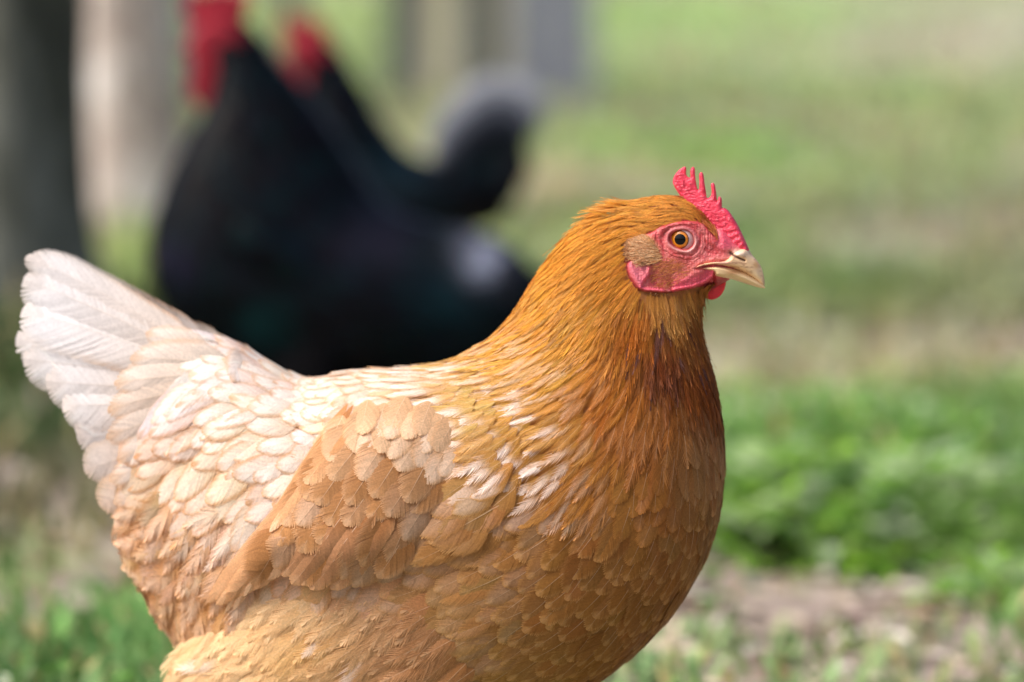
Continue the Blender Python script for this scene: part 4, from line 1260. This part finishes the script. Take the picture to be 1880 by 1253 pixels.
def ubcol(Z):
    X, Y = Z[:, 0], Z[:, 1]
    c = np.tile(lin((242, 204, 158)), (len(Z), 1))
    def mixc(col, w):
        nonlocal c
        w = np.clip(w, 0, 1)[:, None]; c = c * (1 - w) + lin(col) * w
    n = fnoise(X / 40, Y / 16, 3)
    mixc((186, 136, 104), smooth(.0, .45, n) * .8)
    mixc((206, 146, 136), np.exp(-(((X - 1040) / 70) ** 2 + ((Y - 850) / 18) ** 2)) * .8)
    mixc((240, 210, 170), np.exp(-(((X - 1290) / 40) ** 2 + ((Y - 930) / 50) ** 2)))
    mixc((216, 168, 112), np.exp(-(((X - 1290) / 24) ** 2 + ((Y - 860) / 36) ** 2)))
    mixc((130, 100, 96), smooth(1328, 1352, X) * .6)
    mixc((226, 150, 130), smooth(900, 820, X))
    mixc((232, 206, 186), np.exp(-(((X - 1160) / 46) ** 2 + ((Y - 776) / 24) ** 2)))
    dl, _ = d_line(Z, [(1092, 772), (1130, 802), (1198, 828)]); mixc((92, 58, 50), np.exp(-(dl / 9) ** 2))
    return c
def lbcol(Z):
    X, Y = Z[:, 0], Z[:, 1]
    c = np.tile(lin((238, 206, 156)), (len(Z), 1))
    w = np.clip(np.exp(-(((X - 1110) / 70) ** 2 + ((Y - 920) / 22) ** 2)), 0, 1)[:, None] * .8
    c = c * (1 - w) + lin((188, 128, 78)) * w
    w = smooth(940, 860, X)[:, None]; c = c * (1 - w) + lin((226, 140, 128)) * w
    return c
bt = lambda Z: np.interp(Z[:, 0], [800, 900, 1000, 1100, 1220, 1300, 1350], [56, 53, 47, 37, 24, 14, 4])
be = lambda Z: np.interp(Z[:, 0], [850, 1000, 1150, 1250], [5, 7, 13, 14])
lower = flat_part('lower_beak', [(822, 896), (900, 874), (980, 866), (1080, 876), (1180, 908), (1262, 955), (1330, 1006), (1358, 1042), (1300, 1036), (1200, 1006), (1100, 974), (1030, 966), (970, 950), (960, 925), (900, 908)], lambda Z: bt(Z) * .93, be, lbcol, M_BEAK)
upper = flat_part('upper_beak', [(1100, 770), (1160, 740), (1212, 742), (1250, 792), (1292, 832), (1330, 890), (1348, 960), (1354, 1012), (1344, 1022), (1300, 990), (1240, 950), (1160, 912), (1060, 884), (960, 868), (880, 880), (824, 898), (806, 888), (850, 856), (950, 834), (1040, 822)], bt, be, ubcol, M_BEAK,
                  shape=lambda Z, d: (2.5 * np.exp(-(((Z[:, 0] - 1160) / 45) ** 2 + ((Z[:, 1] - 772) / 24) ** 2)) - 5 * np.exp(-(d_line(Z, [(1092, 772), (1130, 802), (1198, 828)])[0] / 10) ** 2)) * (d > 2))
WC = lambda Z: np.tile(lin((214, 40, 52)), (len(Z), 1)) * (1 + .25 * fnoise(Z[:, :1] / 30, Z[:, 1:] / 30, 2))
flat_part('wattle', [(885, 1050), (960, 1010), (1040, 965), (1056, 985), (1046, 1050), (1010, 1104), (960, 1130), (915, 1124), (888, 1096)], 4.5, 5, WC, M_COMB, v0=-8)

def disc(name, c, r, zc, Rs, mat, parent, colf=None, nr=14, na=40):
    """spherical cap that bulges towards our side"""
    V, F = [], []
    rr = np.linspace(0, 1, nr) ** .8 * r
    a = np.linspace(0, 2 * np.pi, na, endpoint=False)
    A, B = np.meshgrid(rr, a, indexing='ij')
    px, py = c[0] + A * np.cos(B), c[1] + A * np.sin(B)
    dd = (px - EYE[0]) ** 2 + (py - EYE[1]) ** 2
    v = zc + np.sqrt(np.maximum(Rs ** 2 - dd, 0))
    P = HF.local(px, py, v * K).reshape(-1, 3)
    ix = np.arange(nr * na).reshape(nr, na); jx = np.roll(ix, -1, 1)
    F = np.stack([ix[:-1], jx[:-1], jx[1:], ix[1:]], -1).reshape(-1, 4)
    col = None if colf is None else colf(A.ravel() / r, B.ravel())
    o = mesh_np(name, P, F, mat, col, parent)
    m = mesh_np(name, P * [1, -1, 1], F[:, ::-1], mat, col, parent)
    return o, m
ez = hv(Zc([714, 674])) - 27 + 2.5
eyeR = 31.0
e1, e2 = disc('eye', EYE, 26, ez, eyeR, M_EYEW, hen)
def iriscol(r, a):
    c = np.tile(lin((206, 118, 22)), (len(r), 1))
    k = (fnoise(np.cos(a) * 5, np.sin(a) * 5 + r * .5, 2) * .5)[:, None]
    c = c * (1 + k)
    w = smooth(.82, .98, r)[:, None]; c = c * (1 - w) + lin((70, 34, 16)) * w
    w = np.exp(-((r - .62) / .1) ** 2)[:, None] * .5; c = c * (1 - w) + lin((232, 160, 40)) * w
    return c
M_IRIS = attr_mat('iris', .12, .5)
M_IRIS.node_tree.nodes['Principled BSDF'].inputs['Coat Weight'].default_value = .2
i1, i2 = disc('iris', IRIS, 17.2, ez, eyeR + .35, M_IRIS, None, iriscol)
p1, p2 = disc('pupil', Zc([704, 668]), 10.2, ez, eyeR + .65, M_PUPIL, None)
for a_, b_ in ((i1, e1), (p1, e1), (i2, e2), (p2, e2)): a_.parent = b_

# ------------------------------------------------------------------ hair-fine feathers of ear, brow, cheek and chin
def face_hair():
    g = np.random.default_rng(66)
    n0, n1 = 160, 130
    xs = np.linspace(1135, 1345, n0); ys = np.linspace(360, 580, n1)
    X, Y = np.meshgrid(xs, ys, indexing='ij')
    H = np.zeros_like(X)
    k = ((X.ravel()[:, None] // 1)).ravel()
    # height of the face under each point
    gxi = np.round((HP[:, 0] - 1100) / 1.5).astype(int); gyi = np.round((HP[:, 1] - 340) / 1.5).astype(int)
    tab = np.zeros((220, 220)); ok = (gxi >= 0) & (gxi < 220) & (gyi >= 0) & (gyi < 220)
    np.maximum.at(tab, (gxi[ok], gyi[ok]), HH[ok])
    for _ in range(2):
        E = np.pad(tab, 1, mode='edge'); mx = np.maximum.reduce([E[:-2, 1:-1], E[2:, 1:-1], E[1:-1, :-2], E[1:-1, 2:]])
        tab = np.where(tab == 0, mx, tab)
    H = tab[np.clip(((X - 1100) / 1.5).round().astype(int), 0, 219), np.clip(((Y - 340) / 1.5).round().astype(int), 0, 219)]
    for _ in range(5):
        E = np.pad(H, 1, mode='edge'); H = (E[:-2, 1:-1] + E[2:, 1:-1] + E[1:-1, :-2] + E[1:-1, 2:] + H) / 5
    S = Surf(HF, HF.local(X, Y, H * K))
    out = []
    def grow(poly, n, ang, L, W, c, ce, lift, kind='hackle', N=4, J=2, jit=.15, taper=.85, h0=0.5):
        lo, hi = poly.min(0), poly.max(0)
        P = g.uniform(lo, hi, (n * 4, 2)); dd, _ = sd_poly(P, poly); P = P[dd > 0][:n]
        i = (P[:, 0] - xs[0]) / (xs[1] - xs[0]); j = (P[:, 1] - ys[0]) / (ys[1] - ys[0])
        m = len(P); a = (ang(P) if callable(ang) else np.full(m, ang)) + g.normal(0, .16, m)
        cc = np.array([lin(q) for q in c])[g.integers(0, len(c), m)] * g.uniform(.85, 1.15, (m, 1))
        F = Feathers(S, i, j, a, L * K * g.uniform(.7, 1.2, m), W * K, cc, lin(ce), .4, 0, lin(ce), lift * g.uniform(.5, 1.5, m), cc, h0=h0 * K, bend=g.normal(0, .06, m))
        T = [template(kind, N, J, .3, jit, taper, g, False) for _ in range(6)]
        for q, V, C, fa in F.build(T, g, camber=.3, strip=.15): out.append((V, C, fa, F.L[q]))
    grow(cat_closed(Zc([(330, 700), (400, 656), (480, 660), (540, 740), (575, 820), (480, 850), (390, 822), (340, 775)]), 3), 620, lambda P: np.arctan2(-.15 + .5 * (P[:, 1] - 455) / 30, -1.0), 24, 1.7, [(206, 154, 104), (188, 128, 82), (220, 176, 130)], (234, 206, 170), .07, h0=1.0)
    grow(cat_closed(Zc([(900, 560), (960, 640), (985, 690), (1000, 640), (960, 540), (900, 450), (820, 400), (770, 400), (850, 480)]), 3), 90, lambda P: np.arctan2(-.9 + (430 - P[:, 1]) / 200, -.55 - (430 - P[:, 1]) / 150), 40, 2.6, [(196, 110, 52), (170, 84, 44), (216, 140, 80)], (226, 160, 110), .06, h0=3)
    grow(cat_closed(Zc([(540, 840), (640, 800), (760, 860), (790, 930), (700, 1000), (600, 1040), (520, 1000), (500, 900)]), 3), 260, lambda P: np.arctan2(.35, -1.0) + 0 * P[:, 0], 13, .8, [(204, 132, 72), (180, 104, 60)], (220, 160, 110), .10, N=2, J=1)
    grow(cat_closed(Zc([(400, 1050), (560, 1066), (620, 1066), (600, 1110), (420, 1100)]), 3), 60, lambda P: np.arctan2(1.0, -.35) + 0 * P[:, 0], 22, 2.0, [(222, 186, 140), (236, 214, 184), (200, 150, 96)], (240, 220, 196), .15, h0=4)
    grow(cat_closed(Zc([(640, 1075), (760, 1066), (860, 1045), (900, 1050), (870, 1090), (850, 1150), (700, 1170)]), 3), 200, lambda P: np.arctan2(1.0, .12) + 0 * P[:, 0], 20, 2.2, [(176, 112, 58), (196, 138, 84), (156, 90, 44)], (206, 160, 110), .16, h0=1)
    return out
emit(face_hair(), 'hair', hen, 0, stuff='facial_hair', mirror=True)

# ================================================================== the black birds behind
M_BLACK = attr_mat('black plumage', .17, .10)
M_RED = plain_mat('rooster red skin', (132, 14, 34), .5, .3, (260, (156, 30, 50)))
M_DARKBEAK = plain_mat('dark horn', (96, 84, 72), .4, .4)
M_SLATELEG = plain_mat('slate leg', (84, 86, 92), .5, .4, (220, (110, 110, 112)))
M_BLACKSKIN = plain_mat('black down', (6, 6, 8), .9, .05)

def black_bird(name, label, O, ang, tops, bots, wid, comb_p, face_p, wattles, beak_p, eye_p, tails, seed, hip, painted_sheen=()):
    g = np.random.default_rng(seed)
    fr = Frame(O, ang); k = fr.scale()
    o = empty(name, fr.O, fr.ang, label, name.split('_')[-1], 'black birds behind the buff hen')
    hx = fr.local(hip[0], hip[1], 0)
    hips = [(hx[0], .055, .15), (hx[0], -.055, .15)]
    skin_body('body', (tops, bots, wid), fr, [((hx[0] + .01, sgn * .05, hx[2]), (hx[0] - .01, sgn * .055, .15), .05, .016) for sgn in (1, -1)], o, M_BLACKSKIN, .009)
    legs(o, hips, mat=M_SLATELEG, s=1.25)
    S = loft(fr, tops, bots, wid, ns=300, nt=140)
    def plume(S, n, L, W, sp, name, kind, lift, par, cols):
        i, j = S.area_samples(n, g)
        i = np.clip(i, 12, S.H - 12)
        f = smooth(0, S.H * .45, i)
        Lk, Wk = L[0] + (L[1] - L[0]) * f, W[0] + (W[1] - W[0]) * f
        F0 = Feathers(S, i, j, None, Lk * k, Wk * k, 0.01, .01, 0, 0, .01, 0, .01)
        kp = darts(S.at(S.POS, i, j), F0.T, F0.Acr, Lk * k * sp, Wk * k * .85)
        m = len(kp)
        c = np.array([lin(q) for q in cols])[g.integers(0, len(cols), m)] * g.uniform(.7, 1.4, (m, 1))
        pp = S.at(S.PX, i[kp], j[kp])
        for gx_, gy_, gr_, gc_ in painted_sheen:  # sheen highlights painted into the feather colour around each spot
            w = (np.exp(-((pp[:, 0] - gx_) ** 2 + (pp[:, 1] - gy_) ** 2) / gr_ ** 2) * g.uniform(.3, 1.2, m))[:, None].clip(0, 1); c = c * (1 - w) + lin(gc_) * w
        F = Feathers(S, i[kp], j[kp], None, Lk[kp] * k, Wk[kp] * k, c, c * 1.3, .4, 0, c, lift, c, bend=g.normal(0, .05, m))
        T = [template(kind, 7, 2, .4, .05, .5, g, False) for _ in range(6)]
        V, C, fa = join_feathers([(V, C, fa) for q, V, C, fa in F.build(T, g, camber=.25, strip=.03)])
        p = mesh_np(name, V, fa, M_BLACK, C, par); p['kind'] = 'stuff'
        V = V * np.array([1, -1, 1]); p = mesh_np(name, V, fa[:, ::-1], M_BLACK, C, par); p['kind'] = 'stuff'
    BLK = [(6, 6, 9), (5, 6, 11), (6, 14, 18), (9, 9, 16), (5, 20, 24)]
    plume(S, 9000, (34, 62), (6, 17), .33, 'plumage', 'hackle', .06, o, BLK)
    # folded wing: a shield of longer feathers on the flank
    c0 = np.array(tops[len(tops) // 2 + 1], float) * .45 + np.array(bots[len(bots) // 2 + 1], float) * .55
    sx = np.sign(fr.f[0])
    a, b = np.meshgrid(np.linspace(-1, 1, 60), np.linspace(-1, 1, 40), indexing='ij')
    c1 = np.array(tops[-4], float) * .5 + np.array(bots[-4], float) * .5
    ax = (c1 - c0); pxx = c0[0] + ax[0] * a - ax[1] * b * .55; pyy = c0[1] + ax[1] * a + ax[0] * b * .45
    wv = k * (max(wid) * 1.03) * np.sqrt(np.clip(1.35 - .35 * a ** 2 - .45 * b ** 2, .05, 2)) * .93
    WS = Surf(fr, fr.local(pxx, pyy, wv))
    wg = empty('wing', (0, 0, 0)); wg.parent = o
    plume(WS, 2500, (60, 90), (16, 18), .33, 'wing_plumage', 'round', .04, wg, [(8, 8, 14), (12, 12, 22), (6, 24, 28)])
    def flat(nm, poly, T, mat, v0=0.0, par=o):
        P, d, Q = inflate(cat_closed(poly, 4), 2.0, None)
        t = T * np.sqrt(1 - (1 - np.clip(d / min(T, 12), 0, 1)) ** 2) + 1.2 * fnoise(P[:, 0] / 9, P[:, 1] / 9, 2) * (d > 3)
        V, F = two_sided(P, d, Q, np.maximum(t, 0) * k, fr, v0 * k)
        return mesh_np(nm, V, F, mat, None, par)
    ec = np.array(eye_p, float)
    comb_p = [tuple(ec + (np.array(q) - ec) * 1.15) for q in comb_p]; face_p = [tuple(ec + (np.array(q) - ec) * 1.12) for q in face_p]; wattles = [tuple(ec + (np.array(q) - ec) * 1.12) for q in wattles]
    flat('comb', comb_p, 7, M_RED)
    flat('face', face_p, wid[1] * 1.25, M_RED)
    for sgn in (1, -1): flat('wattle', wattles, 4, M_RED, sgn * 11)
    flat('beak', beak_p, 9, M_DARKBEAK)
    # eyes
    for sgn in (1, -1):
        q = np.linspace(0, np.pi, 9); a2 = np.linspace(0, 2 * np.pi, 14, endpoint=False)
        A2, Q2 = np.meshgrid(a2, q, indexing='ij'); r = 7 * k
        c = fr.local(eye_p[0], eye_p[1], wid[1] * 1.08 * k); c = c * np.array([1, sgn, 1])
        V = c + r * np.stack([np.sin(Q2) * np.cos(A2), np.cos(Q2), np.sin(Q2) * np.sin(A2)], -1).reshape(-1, 3)
        ii = np.arange(14 * 9).reshape(14, 9); jj = np.roll(ii, -1, 0)
        mesh_np('eye', V, np.stack([ii[:, :-1], jj[:, :-1], jj[:, 1:], ii[:, 1:]], -1).reshape(-1, 4), M_PUPIL, None, o)
    # tail: ribbons with a keel along their own curves
    for pts, w, v0, col, bow in tails:
        n = 24
        c = cat_open(np.array(pts, float), n)
        tn = np.gradient(c, axis=0); tn /= np.linalg.norm(tn, axis=1, keepdims=True); nr = np.stack([-tn[:, 1], tn[:, 0]], 1)
        u = np.linspace(0, 1, n)
        ww = w * env('flight', .05 + .95 * u)
        rows = []
        for bb in (-1, -.5, 0, .5, 1):
            P = c + nr * (bb * ww * (1 + .06 * g.normal(size=n)))[:, None]
            rows.append(fr.local(P[:, 0], P[:, 1], (v0 + bow * (1 - bb * bb)) * k))
        V = np.stack(rows, 1).reshape(-1, 3)
        ii = np.arange(n * 5).reshape(n, 5)
        F = np.stack([ii[:-1, :-1], ii[1:, :-1], ii[1:, 1:], ii[:-1, 1:]], -1).reshape(-1, 4)
        cc = np.tile(lin(col), (n * 5, 1)) * g.uniform(.8, 1.25, (n * 5, 1))
        mesh_np('tail_feather', V, F, M_BLACK, cc, o)
    return o

def place(px, py):
    x, y = gpt(px, py); return (x, y, float(gz(np.array(x), np.array(y))))

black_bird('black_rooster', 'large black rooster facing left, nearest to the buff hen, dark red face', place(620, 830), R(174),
    [(368, 62), (392, 40), (428, 34), (466, 58), (508, 118), (574, 194), (640, 286), (700, 376), (790, 418), (870, 432), (945, 466), (1000, 545)],
    [(366, 98), (382, 122), (396, 150), (384, 195), (350, 258), (310, 340), (284, 430), (292, 520), (350, 620), (500, 720), (700, 760), (900, 715)],
    [17, 27, 34, 44, 64, 92, 118, 134, 140, 132, 104, 60],
    [(352, 46), (350, 10), (362, -14), (376, 2), (388, -26), (402, -4), (418, -28), (428, 0), (444, -14), (450, 20), (436, 46), (400, 52)],
    [(352, 66), (372, 44), (410, 40), (440, 60), (450, 100), (432, 140), (400, 150), (370, 128), (352, 100)],
    [(360, 108), (384, 108), (404, 130), (402, 165), (384, 186), (362, 178), (352, 150)],
    [(366, 64), (340, 74), (318, 96), (326, 100), (352, 96), (368, 98)], (396, 76),
    [([(880, 500), (960, 510), (1030, 540)], 22, 10, (16, 18, 24), 6), ([(890, 520), (980, 545), (1050, 590)], 24, 18, (16, 34, 38), 6), ([(880, 545), (960, 590), (1030, 650)], 24, 22, (18, 18, 24), 6),
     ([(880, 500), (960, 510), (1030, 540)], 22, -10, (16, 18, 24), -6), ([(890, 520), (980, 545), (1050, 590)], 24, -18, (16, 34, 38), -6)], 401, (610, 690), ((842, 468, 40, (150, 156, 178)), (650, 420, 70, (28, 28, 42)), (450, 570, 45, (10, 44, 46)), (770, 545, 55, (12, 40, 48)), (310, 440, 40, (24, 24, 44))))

tl = [([(850, 340), (890, 280), (915, 212)], 26, 4, (16, 18, 22), 5), ([(850, 350), (905, 290), (938, 216)], 26, 6, (16, 18, 22), 5), ([(855, 365), (925, 310), (962, 240)], 22, 12, (14, 24, 28), 5), ([(855, 380), (930, 340), (968, 285)], 22, 16, (14, 16, 22), 5), ([(850, 395), (915, 370), (950, 330)], 22, 18, (14, 16, 20), 5),
      ([(850, 405), (900, 395), (930, 370)], 20, 18, (16, 16, 20), 5), ([(850, 350), (905, 290), (938, 216)], 22, -8, (16, 18, 22), -5), ([(855, 375), (925, 325), (962, 260)], 22, -14, (14, 24, 28), -5),
      ([(796, 296), (826, 216), (896, 156), (972, 172), (1000, 226)], 20, 2, (150, 154, 162), 4), ([(802, 300), (836, 230), (898, 180), (962, 192), (986, 244)], 20, 6, (112, 116, 126), 4), ([(808, 306), (846, 246), (900, 204), (950, 212), (972, 262)], 20, 10, (70, 74, 84), 4),  # sickles: reflected sheen painted as pale grey, fading to black inwards
      ([(814, 312), (856, 262), (902, 228), (940, 232), (960, 280)], 20, 13, (34, 38, 46), 4), ([(820, 320), (866, 280), (904, 250), (934, 254), (950, 296)], 20, 15, (16, 20, 26), 4)]
black_bird('black_rooster', 'black rooster farther back with raised tail and sickle feathers with painted pale sheen, facing left', place(720, 660), R(176),
    [(544, 84), (566, 66), (598, 70), (630, 106), (664, 165), (704, 235), (750, 285), (806, 302), (856, 300), (896, 296)],
    [(542, 112), (550, 134), (562, 162), (562, 210), (544, 290), (545, 370), (610, 440), (720, 458), (826, 440), (892, 400)],
    [14, 22, 28, 36, 54, 80, 98, 98, 76, 44],
    [(528, 74), (522, 50), (532, 34), (544, 48), (554, 30), (564, 46), (578, 34), (584, 54), (596, 52), (596, 74), (560, 80)],
    [(530, 86), (548, 68), (580, 66), (606, 86), (612, 120), (594, 150), (562, 152), (540, 128), (530, 108)],
    [(546, 120), (568, 118), (590, 138), (592, 166), (576, 180), (558, 168)],
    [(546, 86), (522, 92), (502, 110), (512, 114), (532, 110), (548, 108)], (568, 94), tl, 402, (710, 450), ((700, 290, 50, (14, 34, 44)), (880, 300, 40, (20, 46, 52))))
